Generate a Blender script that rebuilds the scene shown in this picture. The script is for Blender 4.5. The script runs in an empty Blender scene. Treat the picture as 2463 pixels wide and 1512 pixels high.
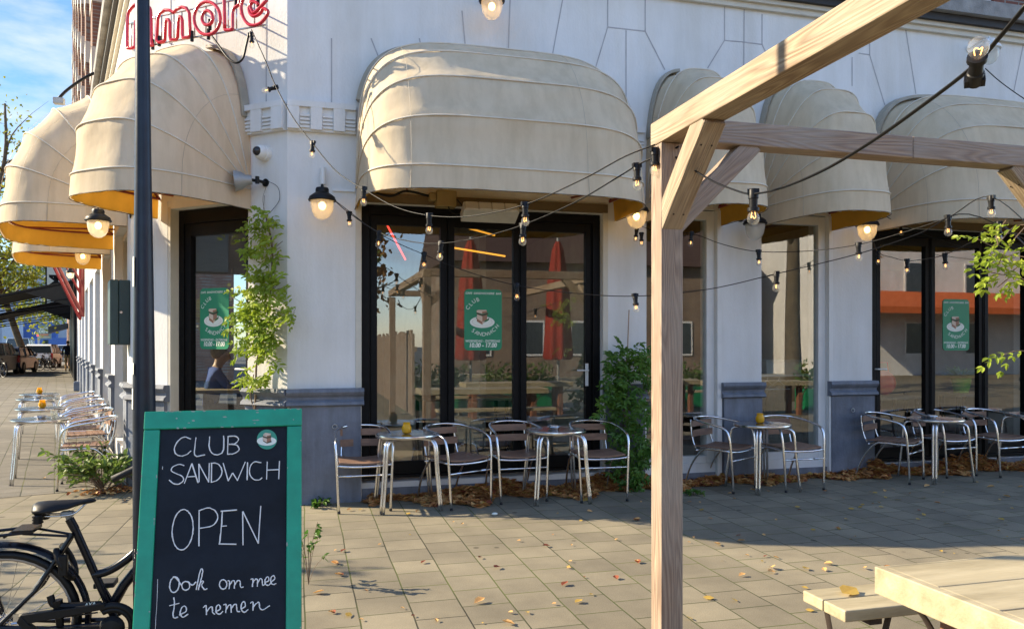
import bpy, bmesh, math, random
from math import sin, cos, pi, radians as R, sqrt, atan2
from mathutils import Vector as V, Matrix
random.seed(7)
S = bpy.context.scene
COL = S.collection

# ---------------------------------------------------------------- camera, sky, sun
TH = R(15.1); F = 1851.0; CX = 1231.5; HY = 828.0
CAMP = V((0, -7.77, 1.55))
FWD = V((sin(TH), cos(TH), 0)); RGT = V((cos(TH), -sin(TH), 0)); UP = V((0, 0, 1))
cd = bpy.data.cameras.new("camera"); cam = bpy.data.objects.new("camera", cd); COL.objects.link(cam)
cam.location = CAMP; cam.rotation_euler = (R(90), 0, -TH)
cd.sensor_width = 36; cd.lens = 36 * F / 2463; cd.shift_y = (HY - 756) / 2463
cd.clip_start = 0.05; cd.clip_end = 1500
S.camera = cam
SUN_AZ = V((-0.922, 0.387, 0)); SUN_EL = R(28)
w = bpy.data.worlds.new("World"); S.world = w; w.use_nodes = True
nt = w.node_tree; nt.nodes.clear()
def N(nt, t, **k):
    n = nt.nodes.new(t)
    for a, b in k.items():
        if a.startswith('i_'):
            key = a[2:]
            n.inputs[int(key) if key.isdigit() else key.replace('_', ' ')].default_value = b
        else: setattr(n, a, b)
    return n
sky = N(nt, 'ShaderNodeTexSky', sky_type='NISHITA', sun_disc=False, sun_elevation=SUN_EL,
        sun_rotation=atan2(SUN_AZ.x, SUN_AZ.y), air_density=1.0, dust_density=0.3, ozone_density=3.0)
tc = N(nt, 'ShaderNodeTexCoord')
mp = N(nt, 'ShaderNodeMapping'); mp.inputs['Scale'].default_value = (1.6, 1.6, 5.0); mp.inputs['Location'].default_value = (0.45, 0.2, 0.1)
nz = N(nt, 'ShaderNodeTexNoise', i_Scale=2.6, i_Detail=7.0, i_Roughness=0.58)
cr = N(nt, 'ShaderNodeValToRGB'); cr.color_ramp.elements[0].position = .50; cr.color_ramp.elements[1].position = .80
mx = N(nt, 'ShaderNodeMixRGB'); mx.inputs['Color2'].default_value = (2.8, 2.85, 2.9, 1)
bg = N(nt, 'ShaderNodeBackground', i_Strength=0.15); wo = N(nt, 'ShaderNodeOutputWorld')
L = nt.links.new
L(tc.outputs['Generated'], mp.inputs[0]); L(mp.outputs[0], nz.inputs[0]); L(nz.outputs[0], cr.inputs[0])
L(cr.outputs[0], mx.inputs[0]); tn = N(nt, 'ShaderNodeMixRGB', blend_type='MULTIPLY', i_0=1.0); tn.inputs[2].default_value = (.97, .95, 1.0, 1); L(sky.outputs[0], tn.inputs[1]); dt = N(nt, 'ShaderNodeVectorMath', operation='DOT_PRODUCT'); dt.inputs[1].default_value = tuple(SUN_AZ); L(tc.outputs['Generated'], dt.inputs[0])
dr = N(nt, 'ShaderNodeValToRGB'); dr.color_ramp.elements[0].position = .0; dr.color_ramp.elements[0].color = (1.06, 1.05, 1.04, 1); dr.color_ramp.elements[1].position = .6; dr.color_ramp.elements[1].color = (.37, .47, .49, 1); L(dt.outputs['Value'], dr.inputs[0])
tm = N(nt, 'ShaderNodeMixRGB', blend_type='MULTIPLY', i_0=1.0); L(tn.outputs[0], tm.inputs[1]); L(dr.outputs[0], tm.inputs[2]); L(tm.outputs[0], mx.inputs[1]); L(mx.outputs[0], bg.inputs[0]); L(bg.outputs[0], wo.inputs[0])
sd = bpy.data.lights.new("sun", 'SUN'); sun = bpy.data.objects.new("sun", sd); COL.objects.link(sun)
sd.energy = 4.2; sd.angle = R(0.55); sd.color = (1.0, 0.84, 0.60)
sdir = -(SUN_AZ * cos(SUN_EL) + UP * sin(SUN_EL))
sun.rotation_euler = sdir.to_track_quat('-Z', 'Y').to_euler(); sun.location = (-10, 5, 12)
S.view_settings.view_transform = 'Standard'; S.view_settings.look = 'None'
S.view_settings.gamma = 1; S.view_settings.exposure = 1.48; S.view_settings.use_curve_mapping = False
S.cycles.max_bounces = 8; S.cycles.transparent_max_bounces = 24; S.cycles.caustics_reflective = False; S.cycles.caustics_refractive = False

# ---------------------------------------------------------------- photo pixel (2463 wide) to a point of the place
def ray(x, y): return FWD + RGT * ((x - CX) / F) - UP * ((y - HY) / F)
def pz(x, y, Z): return CAMP + ray(x, y) * Z
def hit(x, y, p0, n):
    d = ray(x, y); return CAMP + d * ((p0 - CAMP).dot(n) / d.dot(n))
def gnd(x, y, z=0): return hit(x, y, V((0, 0, z)), UP)
def fac(x, y, off=0): return hit(x, y, V((0, -off, 0)), V((0, 1, 0)))
P0 = V((-0.16, 0, 0)); CH = R(40)
CU = V((-cos(CH), sin(CH), 0)); CN = V((-sin(CH), -cos(CH), 0)); CLEN = 2.17
def cha(x, y, off=0): return hit(x, y, P0 + CN * off, CN)
P1 = P0 + CU * CLEN; AL = R(74.5)
LU = V((-cos(AL), sin(AL), 0)); LN = V((-sin(AL), -cos(AL), 0))
def lef(x, y, off=0): return hit(x, y, P1 + LN * off, LN)
def n2(x, y): return (x / 1.08, y / 1.08)                      # photo pixels to the 2463 scale
def cp(cx, cy, sc, ox, oy): return ((cx / sc + ox) / 1.08, (cy / sc + oy) / 1.08)

# ---------------------------------------------------------------- mesh builder
class MB:
    def __init__(s): s.v = []; s.f = []; s.mi = []; s.cur = 0
    def add(s, vs, fs):
        b = len(s.v); s.v += [tuple(p) for p in vs]
        for f in fs: s.f.append([b + i for i in f]); s.mi.append(s.cur)
        return s
    def box(s, a, b):
        x0, y0, z0 = a; x1, y1, z1 = b
        return s.add([(x0,y0,z0),(x1,y0,z0),(x1,y1,z0),(x0,y1,z0),(x0,y0,z1),(x1,y0,z1),(x1,y1,z1),(x0,y1,z1)],
                     [(0,3,2,1),(4,5,6,7),(0,1,5,4),(1,2,6,5),(2,3,7,6),(3,0,4,7)])
    def obox(s, o, u, n, a, b):                                # box in a wall frame: u along, n outward, z up
        pts = []
        for z in (a[2], b[2]):
            for (x, y) in ((a[0], a[1]), (b[0], a[1]), (b[0], b[1]), (a[0], b[1])):
                pts.append(o + u * x + n * y + UP * z)
        return s.add(pts, [(0,3,2,1),(4,5,6,7),(0,1,5,4),(1,2,6,5),(2,3,7,6),(3,0,4,7)])
    def tube(s, pts, r, seg=8, closed=False, cap=True, flat=None):
        pts = [V(p) for p in pts]; n = len(pts)
        rs = r if isinstance(r, (list, tuple)) else [r] * n
        prev = None; rings = []
        for i, p in enumerate(pts):
            if closed: t = pts[(i + 1) % n] - pts[i - 1]
            else: t = pts[min(i + 1, n - 1)] - pts[max(i - 1, 0)]
            if t.length < 1e-9: t = V((0, 0, 1))
            t.normalize()
            if prev is None:
                a = V((0, 0, 1)) if abs(t.z) < .9 else V((1, 0, 0))
                nn = t.cross(a).normalized()
            else:
                nn = prev - t * prev.dot(t)
                nn = nn.normalized() if nn.length > 1e-6 else t.orthogonal().normalized()
            prev = nn; bb = t.cross(nn)
            rings.append([p + (nn * cos(2*pi*k/seg) + bb * sin(2*pi*k/seg) * (flat or 1)) * rs[i] for k in range(seg)])
        vs = [q for rg in rings for q in rg]; fs = []
        m = n if closed else n - 1
        for i in range(m):
            j = (i + 1) % n
            for k in range(seg):
                k2 = (k + 1) % seg
                fs.append((i*seg+k, i*seg+k2, j*seg+k2, j*seg+k))
        if cap and not closed:
            fs.append(tuple(range(seg))[::-1]); fs.append(tuple((n-1)*seg + k for k in range(seg)))
        return s.add(vs, fs)
    def lathe(s, prof, seg=20, o=V((0, 0, 0)), M=None):
        vs = []; fs = []
        for (r, z) in prof:
            for k in range(seg):
                p = V((r * cos(2*pi*k/seg), r * sin(2*pi*k/seg), z))
                vs.append((M @ p if M else p) + V(o))
        for i in range(len(prof) - 1):
            for k in range(seg):
                k2 = (k + 1) % seg
                fs.append((i*seg+k, i*seg+k2, (i+1)*seg+k2, (i+1)*seg+k))
        return s.add(vs, fs)
    def sphere(s, c, r, seg=12, sc=(1, 1, 1)):
        pr = [(max(sin(pi*i/8), 1e-4) * r, -cos(pi*i/8) * r) for i in range(9)]
        b = len(s.v); s.lathe(pr, seg)
        for i in range(b, len(s.v)):
            p = s.v[i]; s.v[i] = (p[0]*sc[0]+c[0], p[1]*sc[1]+c[1], p[2]*sc[2]+c[2])
        return s
    def prism(s, poly, o, u, v, d):                            # polygon in (u,v) extruded along d
        n = len(poly); A = [V(o) + u * x + v * y for x, y in poly]; B = [p + d for p in A]
        return s.add(A + B, [tuple(range(n))[::-1], tuple(range(n, 2*n))] + [(i, (i+1) % n, n+(i+1) % n, n+i) for i in range(n)])
    def poly(s, pts): return s.add(pts, [tuple(range(len(pts)))])
    def xf(s, M, b=0):
        for i in range(b, len(s.v)): s.v[i] = tuple(M @ V(s.v[i]))
        return s
    def build(s, name, mats, parent=None, smooth=False, bevel=0, loc=None, flip=True):
        me = bpy.data.meshes.new(name); me.from_pydata(s.v, [], s.f)
        for m in (mats if isinstance(mats, (list, tuple)) else [mats]): me.materials.append(m)
        if len(me.materials) > 1:
            me.polygons.foreach_set('material_index', s.mi)
        if flip:
            bm = bmesh.new(); bm.from_mesh(me); bmesh.ops.recalc_face_normals(bm, faces=bm.faces); bm.to_mesh(me); bm.free()
        o = bpy.data.objects.new(name, me); COL.objects.link(o)
        if smooth:
            me.polygons.foreach_set('use_smooth', [True] * len(me.polygons))
            if smooth == 'auto':
                try: me.set_sharp_from_angle(angle=R(35))
                except Exception: pass
        if bevel:
            md = o.modifiers.new('bevel', 'BEVEL'); md.width = bevel; md.segments = 2; md.limit_method = 'ANGLE'
        if loc is not None: o.location = loc
        if parent: o.parent = parent
        return o
def tag(o, label=None, cat=None, group=None, kind=None):
    if label: o['label'] = label
    if cat: o['category'] = cat
    if group: o['group'] = group
    if kind: o['kind'] = kind
    return o
def thing(name, label, cat, loc=(0, 0, 0), rz=0, group=None):
    o = bpy.data.objects.new(name, None); COL.objects.link(o); o.location = loc; o.rotation_euler = (0, 0, rz)
    o.empty_display_size = .1
    return tag(o, label, cat, group)
KIDS = {}
def dup(root, loc, rz, label=None, group=None):
    kids = {}
    for o in COL.objects:
        if o.parent: kids.setdefault(o.parent, []).append(o)
    def cpy(o, par):
        c = o.copy(); COL.objects.link(c)
        if par: c.parent = par
        for k in kids.get(o, []): cpy(k, c)
        return c
    r = cpy(root, None); r.location = loc; r.rotation_euler = (0, 0, rz)
    if label: r['label'] = label
    if group: r['group'] = group
    return r
def smooth_pts(pts, n=6, closed=False):                        # Catmull-Rom
    pts = [V(p) for p in pts]; m = len(pts); out = []
    if m < 3 and not closed: return pts
    for i in range(m if closed else m - 1):
        a = pts[(i-1) % m] if closed or i > 0 else pts[0]*2 - pts[1]
        b = pts[i]; c = pts[(i+1) % m]
        d = pts[(i+2) % m] if closed or i + 2 < m else pts[-1]*2 - pts[-2]
        for k in range(n):
            t = k / n
            out.append(0.5*((2*b) + (c-a)*t + (2*a-5*b+4*c-d)*t*t + (3*b-a-3*c+d)*t*t*t))
    if not closed: out.append(pts[-1])
    return out
def textgeo(body, size=1, shear=0, bold=0):
    cu = bpy.data.curves.new('t', 'FONT'); cu.body = body; cu.size = size; cu.shear = shear; cu.offset = bold; cu.align_x = 'CENTER'
    o = bpy.data.objects.new('t', cu); COL.objects.link(o)
    dg = bpy.context.evaluated_depsgraph_get(); me = o.evaluated_get(dg).to_mesh()
    vs = [v.co.copy() for v in me.vertices]; fs = [tuple(p.vertices) for p in me.polygons]
    o.evaluated_get(dg).to_mesh_clear(); bpy.data.objects.remove(o); bpy.data.curves.remove(cu)
    return vs, fs
def put_text(mb, body, o, u, v, size, shear=0, rot=0, bold=0, sx=1):
    vs, fs = textgeo(body, size, shear, bold)
    c, s_ = cos(rot), sin(rot)
    mb.add([V(o) + u*(p.x*sx*c - p.y*s_) + v*(p.x*sx*s_ + p.y*c) for p in vs], fs)

# ---------------------------------------------------------------- materials
def newmat(name):
    m = bpy.data.materials.new(name); m.use_nodes = True; nt = m.node_tree; nt.nodes.clear()
    return m, nt, N(nt, 'ShaderNodeOutputMaterial')
def M(name, c, rough=.6, metal=0, var=.12, sc=6, bump=.06, bs=80, stretch=(1,1,1), spec=.5, c2=None, det=5, sharp=0, trans=0, coat=0, streak=None):
    m, nt, out = newmat(name); l = nt.links.new
    b = N(nt, 'ShaderNodeBsdfPrincipled', i_Roughness=rough, i_Metallic=metal)
    b.inputs['Specular IOR Level'].default_value = spec
    b.inputs['Coat Weight'].default_value = coat
    tc = N(nt, 'ShaderNodeTexCoord'); mp = N(nt, 'ShaderNodeMapping'); mp.inputs['Scale'].default_value = stretch
    l(tc.outputs['Object'], mp.inputs[0])
    nz = N(nt, 'ShaderNodeTexNoise', i_Scale=sc, i_Detail=float(det), i_Roughness=.6); l(mp.outputs[0], nz.inputs[0])
    r = N(nt, 'ShaderNodeValToRGB'); e = r.color_ramp.elements
    e[0].position = .3 + sharp; e[1].position = .7 - sharp
    ca = c2 if c2 else tuple(x*(1-var) for x in c); cb = c if c2 else tuple(min(1, x*(1+var)) for x in c)
    e[0].color = (*ca, 1); e[1].color = (*cb, 1)
    l(nz.outputs[0], r.inputs[0]); colo = r.outputs[0]
    if streak:
        mps = N(nt, 'ShaderNodeMapping'); mps.inputs['Scale'].default_value = streak[:3]; l(tc.outputs['Object'], mps.inputs[0])
        ns = N(nt, 'ShaderNodeTexNoise', i_Scale=1.0, i_Detail=6.0, i_Roughness=.65); l(mps.outputs[0], ns.inputs[0])
        rs = N(nt, 'ShaderNodeValToRGB'); es = rs.color_ramp.elements; es[0].position = .36; es[1].position = .58; q_ = 1 - streak[3]; es[0].color = (q_*.98, q_*.97, q_*.94, 1); es[1].color = (1, 1, 1, 1)
        l(ns.outputs[0], rs.inputs[0]); mm = N(nt, 'ShaderNodeMixRGB', blend_type='MULTIPLY', i_0=1.0); l(colo, mm.inputs[1]); l(rs.outputs[0], mm.inputs[2]); colo = mm.outputs[0]
    l(colo, b.inputs['Base Color'])
    if bump:
        n3 = N(nt, 'ShaderNodeTexNoise', i_Scale=bs, i_Detail=3.0); l(mp.outputs[0], n3.inputs[0])
        bp = N(nt, 'ShaderNodeBump', i_Strength=bump, i_Distance=.02); l(n3.outputs[0], bp.inputs['Height']); l(bp.outputs[0], b.inputs['Normal'])
    o = b.outputs[0]
    if trans:
        t = N(nt, 'ShaderNodeBsdfTranslucent'); l(colo, t.inputs[0])
        ms = N(nt, 'ShaderNodeMixShader', i_0=trans); l(o, ms.inputs[1]); l(t.outputs[0], ms.inputs[2]); o = ms.outputs[0]
    l(o, out.inputs[0]); return m
def emis(name, c, st):
    m, nt, out = newmat(name); e = N(nt, 'ShaderNodeEmission', i_Strength=st); e.inputs[0].default_value = (*c, 1); nt.links.new(e.outputs[0], out.inputs[0]); return m
def glass(name, tint=(.93,.96,.95), ior=1.9, rough=0.0, frost=0, fc=(.8,.8,.78), wav=0):
    m, nt, out = newmat(name); l = nt.links.new
    t = N(nt, 'ShaderNodeBsdfTransparent'); t.inputs[0].default_value = (*tint, 1)
    g = N(nt, 'ShaderNodeBsdfGlossy', i_Roughness=rough); fr = N(nt, 'ShaderNodeFresnel', i_IOR=ior)
    if wav:
        tc = N(nt, 'ShaderNodeTexCoord'); nz = N(nt, 'ShaderNodeTexNoise', i_Scale=1.1, i_Detail=1.0); bp = N(nt, 'ShaderNodeBump', i_Strength=wav, i_Distance=.05)
        l(tc.outputs['Object'], nz.inputs[0]); l(nz.outputs[0], bp.inputs['Height']); l(bp.outputs[0], g.inputs['Normal'])
    base = t.outputs[0]
    if frost:
        d = N(nt, 'ShaderNodeBsdfDiffuse'); d.inputs[0].default_value = (*fc, 1)
        t2 = N(nt, 'ShaderNodeBsdfTranslucent'); t2.inputs[0].default_value = (*fc, 1)
        a = N(nt, 'ShaderNodeMixShader', i_0=.5); l(d.outputs[0], a.inputs[1]); l(t2.outputs[0], a.inputs[2])
        b = N(nt, 'ShaderNodeMixShader', i_0=frost); l(base, b.inputs[1]); l(a.outputs[0], b.inputs[2]); base = b.outputs[0]
    ms = N(nt, 'ShaderNodeMixShader'); gm = N(nt, 'ShaderNodeNewGeometry'); ib = N(nt, 'ShaderNodeMath', operation='SUBTRACT', i_0=1.0); mb_ = N(nt, 'ShaderNodeMath', operation='MULTIPLY'); l(gm.outputs['Backfacing'], ib.inputs[1]); l(fr.outputs[0], mb_.inputs[0]); l(ib.outputs[0], mb_.inputs[1]); l(mb_.outputs[0], ms.inputs[0]); l(base, ms.inputs[1]); l(g.outputs[0], ms.inputs[2]); l(ms.outputs[0], out.inputs[0])
    return m
def wood(name, c1, c2, c3, freq=16, rough=.7, seed=0.0, knots=True):
    m, nt, out = newmat(name); l = nt.links.new
    b = N(nt, 'ShaderNodeBsdfPrincipled', i_Roughness=rough)
    tc = N(nt, 'ShaderNodeTexCoord'); mp = N(nt, 'ShaderNodeMapping'); mp.inputs['Scale'].default_value = (.55, 7, 7); mp.inputs['Location'].default_value = (seed, seed*.7, seed*1.3)
    oi = N(nt, 'ShaderNodeObjectInfo'); ad = N(nt, 'ShaderNodeVectorMath', operation='ADD'); ml = N(nt, 'ShaderNodeMath', operation='MULTIPLY', i_1=17.0)
    l(oi.outputs['Random'], ml.inputs[0]); l(tc.outputs['Object'], mp.inputs[0]); l(mp.outputs[0], ad.inputs[0]); l(ml.outputs[0], ad.inputs[1])
    nz = N(nt, 'ShaderNodeTexNoise', i_Scale=1.0, i_Detail=1.5, i_Roughness=.4); l(ad.outputs[0], nz.inputs[0])
    mu = N(nt, 'ShaderNodeMath', operation='MULTIPLY', i_1=float(freq)); fr = N(nt, 'ShaderNodeMath', operation='PINGPONG', i_1=1.0)
    l(nz.outputs[0], mu.inputs[0]); l(mu.outputs[0], fr.inputs[0])
    r = N(nt, 'ShaderNodeValToRGB'); e = r.color_ramp.elements; e[0].color = (*c1, 1); e[1].color = (*c2, 1); e[0].position = .05; e[1].position = .85
    l(fr.outputs[0], r.inputs[0])
    n2_ = N(nt, 'ShaderNodeTexNoise', i_Scale=1.6, i_Detail=4.0); mp2 = N(nt, 'ShaderNodeMapping'); mp2.inputs['Scale'].default_value = (1.2, 3, 3)
    l(tc.outputs['Object'], mp2.inputs[0]); l(mp2.outputs[0], n2_.inputs[0])
    r2 = N(nt, 'ShaderNodeValToRGB'); r2.color_ramp.elements[0].position = .42; r2.color_ramp.elements[1].position = .68; l(n2_.outputs[0], r2.inputs[0])
    mxx = N(nt, 'ShaderNodeMixRGB'); mxx.inputs[2].default_value = (*c3, 1); l(r2.outputs[0], mxx.inputs[0]); l(r.outputs[0], mxx.inputs[1])
    f = N(nt, 'ShaderNodeTexNoise', i_Scale=1.0, i_Detail=3.0); mp3 = N(nt, 'ShaderNodeMapping'); mp3.inputs['Scale'].default_value = (6, 160, 160)
    l(tc.outputs['Object'], mp3.inputs[0]); l(mp3.outputs[0], f.inputs[0])
    m2 = N(nt, 'ShaderNodeMixRGB', blend_type='MULTIPLY', i_0=.7); l(mxx.outputs[0], m2.inputs[1]); l(f.outputs[0], m2.inputs[2])
    br_ = N(nt, 'ShaderNodeBrightContrast', i_Bright=.10, i_Contrast=.12); l(m2.outputs[0], br_.inputs[0]); l(br_.outputs[0], b.inputs['Base Color'])
    bp = N(nt, 'ShaderNodeBump', i_Strength=.35, i_Distance=.006); l(fr.outputs[0], bp.inputs['Height']); l(bp.outputs[0], b.inputs['Normal'])
    l(b.outputs[0], out.inputs[0]); return m
def brickmat(name, c1, c2, mortar, bw=.22, bh=.065, ms=.01, rot=0.0, rough=.85, wall=True, off=.5, moss=None, scl=1.0, bump=.4):
    m, nt, out = newmat(name); l = nt.links.new
    b = N(nt, 'ShaderNodeBsdfPrincipled', i_Roughness=rough); b.inputs['Specular IOR Level'].default_value = .3
    tc = N(nt, 'ShaderNodeTexCoord'); mp = N(nt, 'ShaderNodeMapping')
    if wall:                                                    # distance along the wall, height
        mp.inputs['Rotation'].default_value = (R(90), 0, 0)
        mp0 = N(nt, 'ShaderNodeMapping'); mp0.inputs['Rotation'].default_value = (0, 0, rot)
        l(tc.outputs['Object'], mp0.inputs[0]); l(mp0.outputs[0], mp.inputs[0])
    else:
        mp.inputs['Rotation'].default_value = (0, 0, rot); l(tc.outputs['Object'], mp.inputs[0])
    wn = N(nt, 'ShaderNodeTexNoise', i_Scale=1.3, i_Detail=2.0); l(mp.outputs[0], wn.inputs[0])
    wv = N(nt, 'ShaderNodeMixRGB', blend_type='LINEAR_LIGHT', i_0=.012); l(mp.outputs[0], wv.inputs[1]); l(wn.outputs[1], wv.inputs[2])
    br = N(nt, 'ShaderNodeTexBrick', i_Scale=1.0); br.offset = off
    br.inputs['Color1'].default_value = (*c1, 1); br.inputs['Color2'].default_value = (*c2, 1); br.inputs['Mortar'].default_value = (*mortar, 1)
    br.inputs['Mortar Size'].default_value = ms; br.inputs['Brick Width'].default_value = bw; br.inputs['Row Height'].default_value = bh; br.inputs['Mortar Smooth'].default_value = .2
    l(wv.outputs[0], br.inputs[0])
    nz = N(nt, 'ShaderNodeTexNoise', i_Scale=1.1*scl, i_Detail=6.0, i_Roughness=.65); l(tc.outputs['Object'], nz.inputs[0])
    r = N(nt, 'ShaderNodeValToRGB'); r.color_ramp.elements[0].position = .3; r.color_ramp.elements[1].position = .75
    r.color_ramp.elements[0].color = (.62, .62, .63, 1); r.color_ramp.elements[1].color = (1.15, 1.15, 1.13, 1); l(nz.outputs[0], r.inputs[0])
    m1 = N(nt, 'ShaderNodeMixRGB', blend_type='MULTIPLY', i_0=1.0); l(br.outputs[0], m1.inputs[1]); l(r.outputs[0], m1.inputs[2])
    g = N(nt, 'ShaderNodeTexNoise', i_Scale=170.0, i_Detail=2.0); l(tc.outputs['Object'], g.inputs[0])
    rg = N(nt, 'ShaderNodeValToRGB'); rg.color_ramp.elements[0].position = .3; rg.color_ramp.elements[1].position = .7
    rg.color_ramp.elements[0].color = (.72, .72, .72, 1); rg.color_ramp.elements[1].color = (1.2, 1.2, 1.2, 1); l(g.outputs[0], rg.inputs[0])
    m2 = N(nt, 'ShaderNodeMixRGB', blend_type='MULTIPLY', i_0=.8); l(m1.outputs[0], m2.inputs[1]); l(rg.outputs[0], m2.inputs[2])
    col = m2.outputs[0]
    if moss:
        mo = N(nt, 'ShaderNodeTexNoise', i_Scale=.9, i_Detail=4.0); l(tc.outputs['Object'], mo.inputs[0])
        rm = N(nt, 'ShaderNodeValToRGB'); rm.color_ramp.elements[0].position = .38; rm.color_ramp.elements[1].position = .6; l(mo.outputs[0], rm.inputs[0])
        mf = N(nt, 'ShaderNodeMath', operation='MULTIPLY'); l(br.outputs['Fac'], mf.inputs[0]); l(rm.outputs[0], mf.inputs[1])
        m3 = N(nt, 'ShaderNodeMixRGB'); m3.inputs[2].default_value = (*moss, 1); l(mf.outputs[0], m3.inputs[0]); l(col, m3.inputs[1]); col = m3.outputs[0]
        vo = N(nt, 'ShaderNodeTexVoronoi', i_Scale=2.3); l(tc.outputs['Object'], vo.inputs[0])   # old gum spots
        rv = N(nt, 'ShaderNodeValToRGB'); rv.color_ramp.elements[0].position = .045; rv.color_ramp.elements[1].position = .065
        rv.color_ramp.elements[0].color = (.45, .45, .45, 1); l(vo.outputs['Distance'], rv.inputs[0])
        m4 = N(nt, 'ShaderNodeMixRGB', blend_type='MULTIPLY', i_0=1.0); l(col, m4.inputs[1]); l(rv.outputs[0], m4.inputs[2]); col = m4.outputs[0]
    l(col, b.inputs['Base Color'])
    iv = N(nt, 'ShaderNodeMath', operation='SUBTRACT', i_0=1.0); l(br.outputs['Fac'], iv.inputs[1])
    bp = N(nt, 'ShaderNodeBump', i_Strength=bump, i_Distance=.012); l(iv.outputs[0], bp.inputs['Height'])
    bp2 = N(nt, 'ShaderNodeBump', i_Strength=.12, i_Distance=.006); l(g.outputs[0], bp2.inputs['Height']); l(bp.outputs[0], bp2.inputs['Normal'])
    l(bp2.outputs[0], b.inputs['Normal']); l(b.outputs[0], out.inputs[0]); return m

STUCCO = M('white_stucco', (.76, .755, .74), .85, var=.08, sc=1.6, bump=.12, bs=45, stretch=(1,1,.6), spec=.2, streak=(3.2, 3.2, .35, .06))
GROOVE = M('stucco_joint', (.42, .41, .42), .9, var=.15, bump=0)
PLINTH = M('blue_grey_paint', (.215, .24, .29), .6, var=.4, sc=3, bump=.12, bs=40, c2=(.115, .132, .17), det=8, streak=(5, 5, .8, .3))
STONE = M('grey_stone', (.26, .255, .245), .85, var=.3, sc=5, bump=.3, bs=60)
DARKBAND = M('dark_underside', (.02, .018, .017), .6)
CREAM = M('cream_paint', (.62, .58, .49), .6, var=.06)
BLACKF = M('black_frame_paint', (.005, .005, .0055), .5, var=.3, sc=20, bump=.02, spec=.16)
WHITEF = M('white_frame_paint', (.74, .74, .72), .4, var=.04, bump=.02)
FABRIC = M('beige_canvas', (.82, .695, .50), .9, var=.10, sc=2.2, bump=.45, bs=5, spec=.15, trans=.25, det=8, c2=(.74, .62, .44), streak=(9, 9, 1.2, .08))
LINING = M('ochre_canvas', (.80, .50, .09), .9, var=.1, sc=3, bump=.1, bs=9, spec=.1, trans=.6)
PIPING = M('canvas_piping', (.66, .60, .50), .8, var=.1, bump=0)
REDOX = M('red_oxide_paint', (.30, .05, .035), .5, var=.2)
HOOD = M('awning_cassette', (.36, .32, .25), .5, var=.12)
ALU = M('polished_aluminium', (.80, .80, .81), .18, 1.0, var=.06, sc=12, bump=.02, bs=120)
STEEL = M('brushed_steel', (.60, .60, .61), .22, 1.0, var=.15, sc=9, bump=.03, bs=200)
SLAT = wood('brown_slat_wood', (.36, .19, .105), (.22, .11, .06), (.30, .16, .09), 9, .55)
RUBBER = M('black_rubber', (.015, .015, .016), .7)
BLKPL = M('black_plastic', (.008, .008, .009), .45, var=.2, bump=.02, spec=.25)
BLKPAINT = M('black_gloss_paint', (.006, .007, .011), .25, var=.2, bump=.01, spec=.3)
POLE = M('dark_blue_pole_paint', (.009, .016, .030), .32, var=.3, sc=14, bump=.03, bs=30, spec=.35)
PINE = wood('weathered_pine', (.47, .34, .20), (.25, .15, .07), (.42, .32, .21), 42)
PINEG = wood('greyed_pine', (.45, .32, .215), (.25, .155, .095), (.37, .295, .225), 46)
GLASS = glass('window_glass', (.92, .95, .93), 2.8, wav=.006)
LAMPGL = glass('lamp_glass', (.95, .95, .92), 1.5, frost=.5, fc=(.95, .95, .92))
BULBGL = glass('bulb_glass', (.97, .97, .95), 1.45, frost=.10)
FILA = emis('filament', (1, .45, .12), 2.2)
LAMPBULB = emis('lit_lamp_bulb', (1, .56, .16), 6)
LEAFG = M('fresh_vine_leaf', (.40, .48, .05), .5, var=.35, sc=3, bump=0, trans=.45, c2=(.20, .31, .03))
LEAFD = M('dark_vine_leaf', (.15, .28, .04), .45, var=.35, sc=4, bump=0, trans=.35, c2=(.055, .15, .025))
STEM = M('vine_stem', (.16, .11, .07), .8, var=.3)
DRY = [M('dry_leaf_brown', (.64, .31, .10), .7, var=.3, sc=7, bump=.1, trans=.15, c2=(.38, .16, .055)),
       M('dry_leaf_tan', (.84, .53, .21), .7, var=.3, sc=7, bump=.1, trans=.2, c2=(.62, .33, .11)),
       M('dry_leaf_yellow', (.60, .42, .09), .65, var=.2, sc=9, bump=.1, trans=.25, c2=(.45, .28, .06)),
       M('dry_leaf_red', (.27, .07, .03), .7, var=.3, sc=9, bump=.1, trans=.15)]
REDNEON = M('red_neon_tube', (.62, .012, .03), .2, var=.1, bump=0, coat=.5)
GREENP = M('green_board_paint', (.003, .30, .175), .4, var=.14, sc=10, bump=.05, bs=50)
SLATE = M('chalkboard', (.020, .027, .038), .75, var=.4, sc=1.6, bump=.03, bs=60, spec=.25, c2=(.007, .012, .021), det=8, streak=(3, 3, 5, .35))
CHALK = M('chalk_white', (.82, .83, .82), .9, var=.08, bump=.2, bs=300)
POSTER = M('poster_green', (.012, .24, .115), .45, var=.03, bump=0)
PWHITE = M('poster_white', (.78, .82, .74), .6, var=.02, bump=0)
BREAD = M('poster_bread', (.66, .52, .40), .6, var=.05, bump=0)
CRUST = M('poster_crust', (.34, .17, .10), .6, var=.05, bump=0)
FILL = M('poster_filling', (.07, .06, .03), .6, var=.05, bump=0)
LETTUCE = M('poster_lettuce', (.03, .15, .05), .6, var=.05, bump=0)
YELGL = M('yellow_candle_glass', (1.0, .66, .015), .12, var=.02, bump=0, trans=.5, coat=.4)
TABLEW = M('cream_table_paint', (.50, .43, .28), .6, var=.12, sc=5, bump=.12, bs=30, stretch=(.3, 3, 3), c2=(.38, .32, .20), det=8, streak=(2, 9, 9, .25))
RUST = M('rusty_iron', (.045, .032, .026), .6, .3, var=.3)
ORWOOD = wood('orange_stained_wood', (.33, .11, .03), (.20, .06, .02), (.27, .09, .03), 12)
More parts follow.
